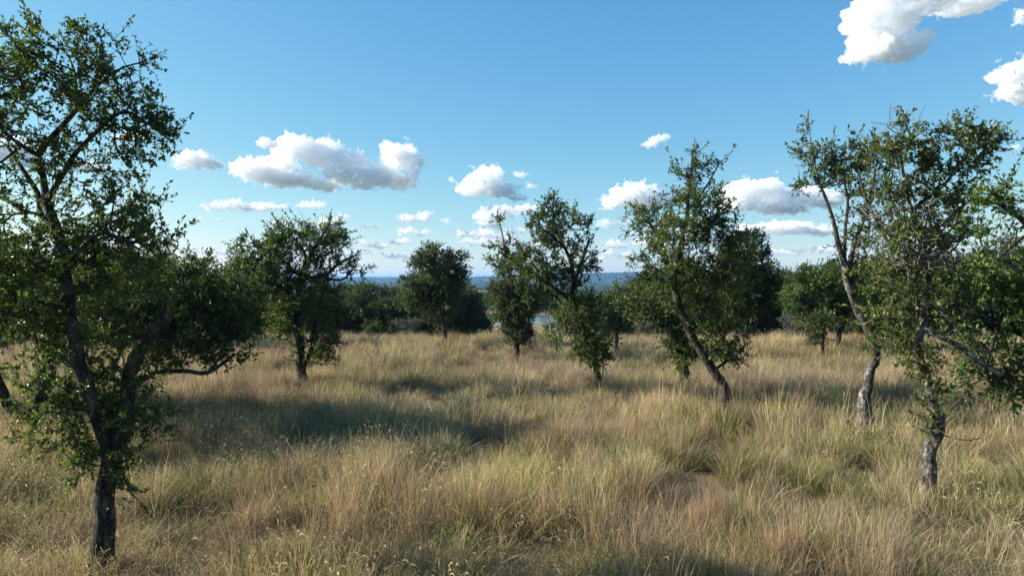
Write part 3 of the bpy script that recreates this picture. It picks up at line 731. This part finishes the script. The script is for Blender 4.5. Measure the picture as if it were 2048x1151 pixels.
build_tree('oak_tree', 'grey limbed oak with a twisted base and tangled dead twigs in its crown', 9.6,
  [[(1855,965,16,0),(1857,912,15,0),(1872,866,15,0),(1880,838,14,0),(1864,800,11.5,0),(1851,750,10.5,0),(1839,700,10,0),(1845,640,9.5,0),(1850,590,8.5,0),(1850,540,8,0),(1841,480,7,0),(1830,420,5.5,.1),(1816,350,4,.1),(1811,285,3,.1),(1826,240,1.8,.1)],
   [(1845,655,8.5,0),(1893,687,8,-.25),(1925,718,7,-.35),(1962,742,5,-.4)],
   [(1850,545,6,0),(1800,480,5,.3),(1770,410,4,.4),(1745,340,2.2,.4)],
   [(1830,420,5,.1),(1880,370,4.5,-.1),(1920,310,3.5,-.2),(1975,285,2,-.2)],
   [(1845,480,5,0),(1900,450,4,.2),(1960,400,3,.3)],
   [(1872,866,2.2,0),(1910,872,1.6,-.2),(1945,868,1,-.2)]],
  [(1826,240,26,18,.5),(1808,290,36,34,.4),(1900,268,44,26,1),(1960,288,52,24,1.1),(1900,325,52,34,.8),(1850,375,62,44,.7),(1940,335,36,20,.8),(1785,375,44,44,.7),(1830,455,54,44,.6),(1885,435,46,40,.9),(1790,475,46,46,.5),(1850,560,54,40,.9),(1830,640,46,40,1),(1830,715,42,36,1),(1862,785,32,36,.7),(1800,700,36,36,.5),(1905,600,40,36,.9),(1840,850,24,16,.4),(1760,310,36,26,.8),(1990,275,20,14,.7),(1790,560,46,40,.7),(1770,620,40,36,.7),(1870,500,40,36,.7),(1830,330,44,34,.6)],
  24, leaf=.058, dens=2.1, mat=M_LEAF, bark=M_BARK_PALE, shoots=6, per_shoot=7, sprig=.22, tone=.1, gap=.36, dead=[(1830,520,50,50,60),(1800,440,50,50,40),(1890,500,40,40,24),(1810,300,30,30,8)])

build_tree('oak_tree', 'bright leaved oak whose heavy dark limb reaches in over the grass', 10.5,
  [[(2180,960,32,.4),(2160,820,29,.4),(2125,710,26,.3),(2065,668,20,.1),(2002,646,15,0),(1945,632,9,0)],
   [(1955,632,8,0),(1932,560,8,.1),(1890,475,6.5,.2),(1868,415,3.5,.2)],
   [(2100,690,10,.2),(2050,690,9,-.3),(2015,712,6,-.4),(1990,740,4,-.4)],
   [(2130,720,20,.4),(2150,570,15,.6),(2105,455,10,.5),(2040,405,6,.4),(1975,385,3,.4)],
   [(2002,646,6,0),(1960,680,5,-.3),(1930,740,3,-.4)],
   [(2105,455,6,.5),(2060,480,5,.3),(2010,520,3,.2)]],
  [(1960,590,54,40,1),(2022,605,48,42,1.1),(1932,545,44,36,.9),(1950,480,40,36,.6),(2000,700,54,40,1),(1960,760,54,36,1.1),(2030,765,42,38,1.1),(1925,690,32,24,.5),(2000,400,54,28,1),(1955,405,40,26,.7),(2035,440,36,28,.5),(2100,500,90,90,.7),(2130,640,90,90,.7),(1990,560,50,40,.8),(2090,760,60,50,.7),(1910,640,34,30,.6)],
  25, leaf=.068, dens=1.4, mat=M_LEAF_BRIGHT, shoots=6, per_shoot=7, sprig=.15, tone=.04, gap=.33)

# ------------------------------------------------------------------ woods behind the field: a few kinds of oak, each copy a tree of its own
def far_proto(seed, kind):
    r = np.random.default_rng(seed)
    H = 4.6; lumps = []; stems = []
    if kind == 'oak':
        k = r.integers(2, 4)
        stems.append([(0, 0, .13, 0), (.05, .8, .12, .02), (.1, 1.7, .10, .1), (.2, 2.8, .06, .2), (.25, 3.7, .03, .2)])
        for i in range(k):
            a = r.uniform(0, 6.28); ex, ey = 1.6 * math.cos(a), 1.6 * math.sin(a)
            stems.append([(.05, .8 + .3 * i, .09, 0), (.4 * ex, 1.6, .07, .4 * ey), (.8 * ex, 2.4, .05, .8 * ey), (ex, 3.1, .025, ey)])
        for i in range(11):
            a = r.uniform(0, 6.28); q = r.uniform(.2, 1.5)
            lumps.append((q * math.cos(a), r.uniform(1.7, 3.7) - .25 * q, r.uniform(.6, .95), r.uniform(.45, .7), 1.2, q * math.sin(a)))
        for i in range(4):
            a = r.uniform(0, 6.28); lumps.append((1.4 * math.cos(a), r.uniform(.9, 1.5), .6, .45, .9, 1.4 * math.sin(a)))
    else:
        stems.append([(0, 0, .10, 0), (.02, 1.0, .09, .02), (.05, 2.4, .06, .0), (.0, 4.0, .03, .0)])
        for z in np.linspace(.8, 4.4, 10):
            w = 1.25 * (1 - (z / 5.2) ** 1.6) + .15
            for j in range(2):
                a = r.uniform(0, 6.28); lumps.append((.45 * w * math.cos(a), z, .62 * w, .45, 1.3, .45 * w * math.sin(a)))
    return stems, lumps
protos = []
for i, (kind, mt, tone) in enumerate([('oak', M_LEAF_FAR, 0), ('oak', M_LEAF_DULL, -.1), ('oak', M_LEAF, -.05), ('cedar', M_LEAF_FAR, .1), ('oak', M_LEAF_GREY, 0)]):
    st, lm = far_proto(900 + i, kind)
    nm = 'oak_tree' if kind == 'oak' else 'cedar_tree'
    p = build_tree(nm, 'x', 1, st, lm, 950 + i, leaf=.125, dens=.34 if i < 4 else .2, mat=mt, shoots=6, per_shoot=6, sprig=.3, tone=tone, gap=.22, world_pts=True, spread=1., sprig_len=.7, bark=M_BARK if i < 4 else M_DEAD)
    protos.append(p)
used = [False] * len(protos)
def put(i, x, y, s, rz, label, group, sz=None, cat='tree'):
    z = float(ground_z(x, y)) - .05
    sc3 = (s, s, s * (sz or 1))
    if not used[i]:
        used[i] = True; o = protos[i]; o.location = (x, y, z); o.rotation_euler = (0, 0, rz); o.scale = sc3; o['label'] = label; o['group'] = group
    else: o = copy_tree(protos[i], (x, y, z), rz, sc3, label, group)
    o['category'] = cat
    return o
rt = np.random.default_rng(5)
G_WOOD = 'trees of the dense wood behind the field'
KIND = ('dark', 'dull green', 'mid green', 'upright')
# rows of trees along the far edge; where the lake shows the wood opens
def row(px0, px1, step, D0, D1, s0, s1):
    px = px0
    while px < px1:
        D = rt.uniform(D0, D1); x = (px - 1024) / F * D; i = int(rt.choice([0, 1, 2, 3], p=[.36, .28, .24, .12]))
        zone = [z for lim, z in ((470, 'behind the dark low spreading oak'), (700, 'behind the twin stemmed oak'), (960, 'behind the bushy upright oak'), (1275, 'behind the leaning oak'), (1420, 'behind the spiky leaning oak'), (1590, 'behind the dark round crowned oak'), (1770, 'behind the wide pale green oak'), (9999, 'behind the bright leaved oak')) if px < lim][0]
        lab = ('dark oak', 'dull green oak', 'mid green oak', 'upright dark cedar')[i] + (' at the wood edge ' if D < 54.5 else ' deeper in the wood ') + zone
        put(i, x, D, rt.uniform(s0, s1), rt.uniform(0, 6.28), lab, G_WOOD, rt.uniform(.85, 1.05))
        px += step * rt.uniform(.7, 1.35)
row(-120, 500, 50, 30, 40, .95, 1.15)
row(490, 720, 26, 44, 52, .85, 1.0)
row(690, 950, 26, 44, 52, .74, .92)
row(480, 950, 20, 56, 72, 1.05, 1.3)
row(1165, 1270, 28, 42, 52, .62, .78)
row(1130, 1280, 24, 55, 70, .85, 1.05)
row(1270, 1360, 30, 42, 52, .9, 1.1)
row(1270, 1420, 26, 55, 70, 1.15, 1.4)
row(1400, 1760, 28, 44, 54, 1.05, 1.3)
row(1400, 1780, 28, 58, 72, 1.45, 1.7)
row(1740, 2180, 36, 36, 46, 1.1, 1.35)
row(1760, 2180, 34, 50, 62, 1.5, 1.9)
# open slope down to the water
for px, D, s, i in [(905, 78, 1.0, 0), (1150, 58, .85, 1), (1172, 80, 1.1, 0), (920, 110, 1.25, 1), (1140, 105, 1.2, 2), (1190, 120, 1.4, 2), (890, 140, 1.5, 0), (1160, 150, 1.5, 0), (935, 62, .7, 2), (900, 56, .75, 1)]:
    put(i, (px - 1024) / F * D, D, s, rt.uniform(0, 6.28), KIND[i] + ' oak on the falling ground ' + ('before the lake' if D < 90 else 'nearer the lake') + (', beside the bushy upright oak' if px < 1000 else ', beside the bare dead oak'), 'oaks on the slope above the lake')
for k in range(30):
    y = rt.uniform(150, 370); x = rt.choice([-1, 1]) * rt.uniform(.05 * y + 8, .35 * y)
    i = int(rt.integers(0, 3)); put(i, x, y, rt.uniform(1.1, 1.6), rt.uniform(0, 6.28), 'distant ' + KIND[i] + (' oak half way down' if y < 260 else ' oak at the foot of') + ' the lake slope' + (' past the bushy upright oak' if x < 0 else ' past the leaning oak'), 'oaks low on the slope near the lake')
for k in range(46):
    y = rt.uniform(492, 560); x = rt.uniform(-150, 190)
    i = int(rt.integers(0, 3)); put(i, x, y, rt.uniform(1.5, 2.3), rt.uniform(0, 6.28), 'distant ' + KIND[i] + (' tree at the far waterline' if y < 512 else ' tree set back from the far waterline') + (', past the bushy upright oak' if x < 15 else ', past the leaning oak'), 'trees on the far bank of the lake')
# leafless grey brush at the wood edge
for px, D, s, wh in [(500, 40, .42, 'beside the twin stemmed oak'), (820, 42, .45, 'beside the bushy upright oak'), (1290, 40, .48, 'between the small teardrop oak and the spiky leaning oak'), (1590, 38, .5, 'beside the wide pale green oak'), (1180, 40, .4, 'behind the leaning oak')]:
    put(4, (px - 1024) / F * D, D, s, rt.uniform(0, 6.28), 'grey half bare brush bush ' + wh, 'grey brush at the wood edge', .8, 'bush')

# bare pale dead oak by the lake view, a fallen stick, a fresh green shrub, a low stub
def bare_tree(name, label, cat, x, y, H, seed, mat, n_main=4, r0=.09, grp=None):
    r = np.random.default_rng(seed); g = float(ground_z(x, y))
    root = bpy.data.objects.new(name, None); C.objects.link(root); root.location = (x, y, g); root['label'] = label; root['category'] = cat
    a_, b_, ra, rb = [], [], [], []
    for i in range(n_main):
        an = i / n_main * 6.28 + r.uniform(-.4, .4); d = norm(np.array([[math.cos(an) * .6, math.sin(an) * .6, 1.0]]))[0]
        pts = [np.array([0, 0, -.1])]; 
        for q in range(7):
            d = norm((d + r.normal(0, .22, 3))[None])[0]; pts.append(pts[-1] + d * H / 6)
        pts = np.array(pts); rd = np.linspace(r0, .012, len(pts))
        v, f = sweep(*resample(pts, rd, .12), 8, .15, seed + i)
        nm = 'trunk' if i == 0 else 'limb'; obj(nm, mesh_np(nm, v, f, True), mat, root)
        for q in range(2, len(pts)):
            for _ in range(5):
                d2 = norm((norm((pts[q] - pts[q - 1])[None])[0] + r.normal(0, .8, 3))[None])[0]; p = pts[q]; L = r.uniform(.15, .4) * H / 2; w = rd[q] * .5
                for s_ in range(3):
                    d2 = norm((d2 + r.normal(0, .3, 3))[None])[0]; e = p + d2 * L / 3; a_.append(p); b_.append(e); ra.append(w); rb.append(w * .65); w *= .65; p = e
    v, f = prisms(np.array(a_), np.array(b_), np.array(ra), np.array(rb), 4)
    obj('branches', mesh_np('branches', v, f, True), mat, root, kind='stuff'); return root
bare_tree('dead_tree', 'bare pale grey dead oak beside the view of the lake', 'tree', (1122 - 1024) / F * 36, 36, 2.0, 61, M_DEAD, 5, .11)
bare_tree('dead_bush', 'low leafless grey bush under the twin stemmed oak', 'bush', (548 - 1024) / F * 27, 27, .8, 62, M_BARK, 6, .02)

def stick(label, pts, r):
    pts = np.array(pts, float); g = float(ground_z(pts[0][0], pts[0][1])); o0 = np.array([pts[0][0], pts[0][1], g])
    v, f = sweep(*resample(pts + np.array([0, 0, g]) - o0, np.linspace(r, r * .4, len(pts)), .08), 8, .2, 5)
    obj('fallen_branch', mesh_np('fallen_branch', v, f, True), M_BARK, None, o0, label=label, category='branch')
stick('dead forked stick poking out of the tan grass beside the bushy upright oak', [(-6.7, 32.5, -.05), (-6.4, 32.5, .55), (-5.9, 32.6, .85), (-5.2, 32.7, 1.15)], .022)
stick('short dark stub standing in grass behind the twin stemmed oak', [(-9.9, 29, -.05), (-9.9, 29, .5), (-9.87, 29.02, .95)], .06)

def shrub(label, x, y, H, seed, mat, n=26, leaf=.07, w=.5):
    r = np.random.default_rng(seed); g = float(ground_z(x, y)); root = bpy.data.objects.new('shrub', None); C.objects.link(root); root.location = (x, y, g)
    root['label'] = label; root['category'] = 'shrub'
    d = norm(r.normal(0, w, (n, 3)) + np.array([[0, 0, 1.]])); e = d * H * r.uniform(.6, 1, (n, 1)); a = np.zeros((n, 3)); a[:, :2] = r.normal(0, .05, (n, 2)); a[:, 2] = -.02
    v, f = prisms(a, a + e, np.full(n, .008), np.full(n, .003), 4); obj('stems', mesh_np('stems', v, f, True), M_BARK, root, kind='stuff')
    k = 26; li = np.repeat(np.arange(n), k); t = r.uniform(.3, 1, (n * k, 1)); lp = a[li] + e[li] * t + r.normal(0, .03, (n * k, 3))
    v, f, tt = leaves_mesh(lp, d[li] * .6 + r.normal(0, .7, (n * k, 3)), leaf * r.uniform(.6, 1.2, n * k), r, np.clip(r.normal(.75, .2, n * k), 0, 1)); obj('foliage', mesh_np('foliage', v, f, False, tt), mat, root, kind='stuff')
shrub('fresh lime green sapling shrub at the field edge before the lake', (1096 - 1024) / F * 34, 34, 1.15, 71, M_LEAF_BRIGHT, 26, .12)
shrub('low green leafy forb growing in grass in front of the leaning oak', (1228 - 1024) / F * 11.2, 11.2, .75, 72, M_LEAF_BRIGHT, 16, .05, .6)
shrub('grey green weed bush in the shade beside the crooked oak', (1668 - 1024) / F * 16, 16, .95, 73, M_LEAF_DULL, 24, .05, .5)
for k, (fx_, fy_, fh, mt, lb) in enumerate([(-.6, 7.6, .55, M_LEAF_BRIGHT, 'broad leaved green weed low in the grass below the leaning oak shadows'), (3.4, 8.4, .5, M_LEAF_DULL, 'dusty green weed beside the twisted oak foot'), (1.9, 6.4, .42, M_LEAF_BRIGHT, 'low bright weed sunk in straw coloured grass'), (-2.4, 9.6, .6, M_LEAF_DULL, 'olive weed between seed heads near the broken oak'), (-1.3, 15.5, .8, M_LEAF_GREY, 'grey brown weed bush in open grass'), (2.9, 20.5, .8, M_LEAF_GREY, 'grey weed bush in grass past the leaning oak'), (-4.6, 24, .9, M_LEAF_GREY, 'grey weed bush in grass past the twin stemmed oak'), (6.6, 12.4, .7, M_LEAF_DULL, 'green weed in grass between the spiky oak and the crooked oak')]):
    shrub(lb, fx_, fy_, fh, 80 + k, mt, 14, .045 if fy_ < 12 else .07, .6)
print('TREES', TREES)

# ------------------------------------------------------------------ scattered growth nobody could count
def scatter(name, pts, rot, scl, idx, tint, proto_meshes, mat, **props):
    col = bpy.data.collections.new(name + '_kinds')
    for me in proto_meshes:
        o = bpy.data.objects.new(name + '_clump', me); col.objects.link(o)
        if not me.materials: me.materials.append(mat)
    m = bpy.data.meshes.new(name); m.vertices.add(len(pts)); m.vertices.foreach_set('co', pts.astype(np.float32).ravel())
    def at(nm, ty, key, arr): a = m.attributes.new(nm, ty, 'POINT'); a.data.foreach_set(key, arr.ravel())
    at('rot', 'FLOAT_VECTOR', 'vector', rot.astype(np.float32)); at('scl', 'FLOAT_VECTOR', 'vector', scl.astype(np.float32)); at('idx', 'INT', 'value', idx.astype(np.int32))
    at('shade', 'FLOAT_VECTOR', 'vector', tint.astype(np.float32))
    o = obj(name, m, None, None, None, **props)
    g = bpy.data.node_groups.new(name, 'GeometryNodeTree')
    g.interface.new_socket('Geometry', in_out='INPUT', socket_type='NodeSocketGeometry'); g.interface.new_socket('Geometry', in_out='OUTPUT', socket_type='NodeSocketGeometry')
    N, L = g.nodes, g.links
    gi = N.new('NodeGroupInput'); go = N.new('NodeGroupOutput'); io = N.new('GeometryNodeInstanceOnPoints')
    ci = N.new('GeometryNodeCollectionInfo'); ci.inputs[0].default_value = col; ci.inputs[1].default_value = True; ci.inputs[2].default_value = True
    def na(nm, ty): q = N.new('GeometryNodeInputNamedAttribute'); q.data_type = ty; q.inputs[0].default_value = nm; return q.outputs[0]
    L.new(gi.outputs[0], io.inputs['Points']); L.new(ci.outputs[0], io.inputs['Instance']); io.inputs['Pick Instance'].default_value = True
    L.new(na('idx', 'INT'), io.inputs['Instance Index']); L.new(na('rot', 'FLOAT_VECTOR'), io.inputs['Rotation']); L.new(na('scl', 'FLOAT_VECTOR'), io.inputs['Scale'])
    L.new(io.outputs[0], go.inputs[0])
    md = o.modifiers.new('scatter', 'NODES'); md.node_group = g
    return o

def grass_material():
    m, n, l, out = mat_new('grass_blades')
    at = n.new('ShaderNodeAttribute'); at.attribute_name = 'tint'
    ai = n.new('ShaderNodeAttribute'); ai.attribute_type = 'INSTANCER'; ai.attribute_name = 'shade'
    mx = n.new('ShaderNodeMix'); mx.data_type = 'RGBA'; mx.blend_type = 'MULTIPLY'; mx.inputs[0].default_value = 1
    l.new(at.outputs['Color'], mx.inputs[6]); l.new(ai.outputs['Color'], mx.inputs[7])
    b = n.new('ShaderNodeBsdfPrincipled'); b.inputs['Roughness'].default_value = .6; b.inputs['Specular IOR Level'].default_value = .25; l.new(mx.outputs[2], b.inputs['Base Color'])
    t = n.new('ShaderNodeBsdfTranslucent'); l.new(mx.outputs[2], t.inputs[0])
    ms = n.new('ShaderNodeMixShader'); ms.inputs[0].default_value = .38; l.new(b.outputs[0], ms.inputs[1]); l.new(t.outputs[0], ms.inputs[2]); l.new(ms.outputs[0], out.inputs[0]); return m
M_GRASS = grass_material()

GREEN = np.array([.135, .158, .042]); LIME = np.array([.29, .285, .065]); STRAW = np.array([.55, .405, .205]); PALE = np.array([.66, .545, .35]); PINK = np.array([.43, .275, .185]); BROWN = np.array([.17, .115, .065]); GREY = np.array([.30, .255, .20]); PLUME = np.array([.50, .41, .23])
def tuft(seed, n, h0, h1, wid, rad, lean, cols, wts, plume=0, curl=.25, wide=1.0):
    r = np.random.default_rng(seed); V, Fq, T = [], [], []; off = 0
    cols = np.array(cols); wts = np.array(wts, float) / sum(wts)
    for i in range(n):
        a = r.uniform(0, 6.283); q = rad * math.sqrt(r.uniform()); b0 = np.array([q * math.cos(a), q * math.sin(a), -.03])
        h = r.uniform(h0, h1); az = r.uniform(0, 6.283); out = np.array([math.cos(az), math.sin(az), 0]); out = out * .7 + np.array([math.cos(a), math.sin(a), 0]) * .5
        ln = lean * r.uniform(.2, 1.3); cv = curl * r.uniform(.2, 1.8)
        if r.uniform() < .2: ln = r.uniform(.7, 1.6); h *= .85          # bent and broken stems
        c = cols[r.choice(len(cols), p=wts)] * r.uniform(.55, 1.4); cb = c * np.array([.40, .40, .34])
        has = r.uniform() < plume
        ts = np.array([0, .4, .75, 1.0]); p = b0 + out[None] * (ln * ts + cv * ts ** 3)[:, None] * h + np.array([0, 0, 1.])[None] * (ts - .35 * cv * ts ** 3)[:, None] * h
        fa = r.uniform(0, 3.14); side = np.array([math.cos(fa), math.sin(fa), 0])
        w = wid * wide * r.uniform(.6, 1.4) * np.array([.8, 1.0, .7, .45 if has else .08])
        v = np.stack([p - side * w[:, None] * .5, p + side * w[:, None] * .5], 1).reshape(-1, 3)
        V.append(v); k = np.arange(3) * 2; Fq.append(np.stack([k, k + 1, k + 3, k + 2], -1) + off); off += 8
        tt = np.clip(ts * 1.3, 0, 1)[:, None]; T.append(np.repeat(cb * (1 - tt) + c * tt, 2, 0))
        if has:
            e = p[-1]; dr = norm((p[-1] - p[-2])[None])[0]; hz = np.array([.75 + r.normal(0, .3), r.normal(0, .45), 0]); L = r.uniform(.05, .10); pts = [e]
            for s_ in range(4):
                dr = norm((dr + hz * .42 + np.array([0, 0, -.22 - .12 * s_]))[None])[0]; pts.append(pts[-1] + dr * L / 4)
            pts = np.array(pts); pw = np.array([.003, .007, .009, .006, .001]) * wide ** .5; pc = PLUME * r.uniform(.75, 1.2)
            for ang in (0, 1.57):
                s2 = norm(np.cross(np.gradient(pts, axis=0), np.array([[math.sin(ang + fa), math.cos(ang + fa), .3]])))
                v = np.stack([pts - s2 * pw[:, None] * .5, pts + s2 * pw[:, None] * .5], 1).reshape(-1, 3); V.append(v)
                k = np.arange(4) * 2; Fq.append(np.stack([k, k + 1, k + 3, k + 2], -1) + off); off += 10; T.append(np.repeat(pc[None], 10, 0))
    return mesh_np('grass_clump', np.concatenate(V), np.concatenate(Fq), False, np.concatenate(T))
def kinds(seed, wide, mul, pl):
    k = []
    for i in range(3): k.append(tuft(seed + i, int(64 * mul), .32, .66, .0052, .13, .32, [GREEN, LIME, STRAW], [.45, .3, .25], .0 * pl, .4, wide))            # 0-2 green
    for i in range(4): k.append(tuft(seed + 10 + i, int(58 * mul), .30, .70, .0036, .14, .22, [STRAW, PALE, GREEN, LIME, BROWN], [.42, .2, .14, .12, .12], .005 * pl, .3, wide))  # 3-6 straw
    for i in range(3): k.append(tuft(seed + 20 + i, int(64 * mul), .36, .72, .0032, .11, .25, [PINK, STRAW, GREY, BROWN], [.45, .2, .2, .15], .0, .25, wide))  # 7-9 reddish
    for i in range(3): k.append(tuft(seed + 30 + i, int(44 * mul), .35, .76, .0038, .13, .2, [LIME, STRAW, GREEN, PALE], [.32, .3, .23, .15], .55 * pl, .22, wide))  # 10-12 seed heads
    for i in range(2): k.append(tuft(seed + 40 + i, int(50 * mul), .14, .36, .006, .2, .8, [BROWN, GREY, STRAW, PINK], [.35, .3, .2, .15], 0, .7, wide))   # 13-14 thatch
    for i in range(2): k.append(tuft(seed + 50 + i, int(9 * mul) + 2, .6, .95, .004, .16, .28, [PALE, STRAW, LIME], [.6, .25, .15], .08 * pl, .25, wide))   # 15-16 lone pale stalks
    return k

rg = np.random.default_rng(21)
def field(y0, y1, per_m2):
    A = (y1 - y0) * 2 * (.80 * y1 + 2); n = int(A * per_m2); y = rg.uniform(y0, y1, n); x = rg.uniform(-1, 1, n) * (.80 * y1 + 2)
    k = np.abs(x) < .80 * y + 2; return x[k], y[k]
def dress(x, y, sc):
    n = len(x)
    gn = n2(x, y, 2.0, 4, 51); rn = n2(x, y, 2.6, 4, 52); pn = n2(x, y, 5.0, 3, 53); hn = n2(x, y, 1.5, 3, 54); fine = n2(x, y, .8, 2, 57)
    far = sstep(11, 24, y)
    left = sstep(2.0, -2.0, x) * (1 - sstep(11, 14, y))
    w = np.stack([np.clip((gn - .46) * 12, .04, 2.2) * (1 - .65 * far) * (1 + .5 * left),
                  np.full(n, .75) + .7 * far,
                  np.clip((rn - .47) * 14, .05, 2.4) * (1 + .15 * far) + .22 * far,
                  np.clip((pn - .36) * 6, .05, 1.6) * (.015 + 3.6 * left) * (1 - .8 * far),
                  np.full(n, .42) * (1 - .3 * far), np.full(n, .09) * (1 - far)], -1)
    w = w / w.sum(1, keepdims=True); u = rg.uniform(size=(n, 1)); cls = (u > np.cumsum(w, 1)).sum(1).clip(0, 5)
    st = np.array([0, 3, 7, 10, 13, 15]); ct = np.array([3, 4, 3, 3, 2, 2])
    idx = st[cls] + (rg.uniform(size=n) * ct[cls]).astype(int)
    z = ground_z(x, y)
    s = sc * rg.uniform(.75, 1.25, n) * (.75 + .5 * hn); hh = np.clip(.30 + 3.4 * (n2(x, y, .95, 3, 66) - .32), .25, 1.45); s3 = np.stack([s, s, s * hh * rg.uniform(.85, 1.2, n)], -1)
    # spin first, then a lean that follows the wind and lodged patches
    sp = rg.uniform(0, 6.283, n); la = (n2(x, y, 2.6, 2, 63) - .5) * 5.0 + rg.normal(0, 1.0, n); lm = np.clip(.10 + (n2(x, y, 1.9, 2, 64) - .35) * 1.1 + rg.normal(0, .08, n), 0, .75)
    ax = np.stack([-np.sin(la), np.cos(la), 0 * la], -1); cs, sn = np.cos(lm), np.sin(lm); K = 1 - cs
    Rl = np.empty((n, 3, 3))
    for a in range(3):
        for b in range(3): Rl[:, a, b] = K * ax[:, a] * ax[:, b] + (cs if a == b else 0)
    Rl[:, 0, 1] -= sn * ax[:, 2]; Rl[:, 1, 0] += sn * ax[:, 2]; Rl[:, 0, 2] += sn * ax[:, 1]; Rl[:, 2, 0] -= sn * ax[:, 1]; Rl[:, 1, 2] -= sn * ax[:, 0]; Rl[:, 2, 1] += sn * ax[:, 0]
    Rs = np.zeros((n, 3, 3)); Rs[:, 0, 0] = Rs[:, 1, 1] = np.cos(sp); Rs[:, 0, 1] = -np.sin(sp); Rs[:, 1, 0] = np.sin(sp); Rs[:, 2, 2] = 1
    M = Rl @ Rs
    rot = np.stack([np.arctan2(M[:, 2, 1], M[:, 2, 2]), -np.arcsin(np.clip(M[:, 2, 0], -1, 1)), np.arctan2(M[:, 1, 0], M[:, 0, 0])], -1)
    br = rg.uniform(.78, 1.2, n) * (.45 + 1.1 * n2(x, y, 1.6, 4, 60)); warm = n2(x, y, 7, 2, 61) - .5
    tint = np.stack([br * (1 + .25 * warm), br, br * (1 - .35 * warm)], -1)
    return np.stack([x, y, z], -1), rot, s3, idx, tint
near_k = kinds(2000, 1.0, 1.0, 1.); mid_k = kinds(2100, 1.35, .85, .4); far_k = kinds(2200, 2.0, .7, 0.)
LG = 'tall mixed dry and green grass covering the field'
P_, R_, S_, I_, T_ = [], [], [], [], []
for (a, b, dn, sc, base) in [(2.6, 7.5, 74, .88, 0), (7.5, 13, 52, .88, 0), (13, 24, 30, .88, 17), (24, 34, 18, .86, 34), (34, 50, 11, .74, 34), (50, 80, 4.0, .62, 34)]:
    x, y = field(a, b, dn); keep = (n2(x, y, .5, 2, 67) > .44) | (rg.uniform(size=len(x)) < .16); x, y = x[keep], y[keep]; p, r, s, i, t = dress(x, y, sc); P_.append(p); R_.append(r); S_.append(s); I_.append(i + base); T_.append(t)
for tr in FOOT:
    for (a, b, base) in [(2.6, 13, 0), (13, 24, 17), (24, 80, 34)]:
        if a <= tr[1] < b:
            an = rg.uniform(0, 6.283, 60); q = np.sqrt(rg.uniform(.04, 1, 60)) * .75; x = tr[0] + q * np.cos(an); y = tr[1] + q * np.sin(an) - .12
            p, r, s, i, t = dress(x, y, .95); s[:, 2] = np.maximum(s[:, 2], .85 * s[:, 0]); P_.append(p); R_.append(r); S_.append(s); I_.append(i + base); T_.append(t)
P_, R_, S_, I_, T_ = map(np.concatenate, (P_, R_, S_, I_, T_))
print('GRASS clumps', len(P_))
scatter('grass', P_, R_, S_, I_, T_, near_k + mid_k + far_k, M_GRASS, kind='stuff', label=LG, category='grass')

# far woodland across the valley: reads as one mass
def blob(seed):
    r = np.random.default_rng(seed); n = 150
    d = norm(r.normal(size=(n, 3))); p = d * np.array([1, 1, .8]) * r.uniform(.55, 1.05, (n, 1)) + np.array([0, 0, .75]); p = p[p[:, 2] > -.1]; n = len(p)
    v, f, t = leaves_mesh(p, r.normal(size=(n, 3)), r.uniform(.45, .75, n), r, np.clip(r.normal(.4, .25, n), 0, 1), .9); return mesh_np('tree_mass', v, f, False, t)
x, y = [], []
for (a, b, n, w) in [(560, 900, 5200, .5), (900, 1700, 9000, .62), (1700, 3400, 9000, .7), (3400, 4600, 5000, .8)]:
    yy = rg.uniform(a, b, n); x.append(rg.uniform(-1, 1, n) * w * yy); y.append(yy)
x, y = np.concatenate(x), np.concatenate(y)
k = (n2(x, y, 160, 3, 90) > .40) & ~((x > -205) & (x < -25) & (y > 1370) & (y < 1620)); x, y = x[k], y[k]; n = len(x)
s = rg.uniform(2.6, 4.6, n) * (1 + sstep(900, 3500, y) * 2.2); s3 = np.stack([s, s, s * (.95 - .35 * sstep(900, 3500, y))], -1)
scatter('woodland', np.stack([x, y, ground_z(x, y)], -1), np.stack([0 * x, 0 * x, rg.uniform(0, 6.28, n)], -1), s3, rg.integers(0, 4, n), np.ones((n, 3)), [blob(3000 + i) for i in range(4)], M_LEAF_FAR, kind='stuff', label='dark wooded valley floor stretching to the hills', category='woodland')
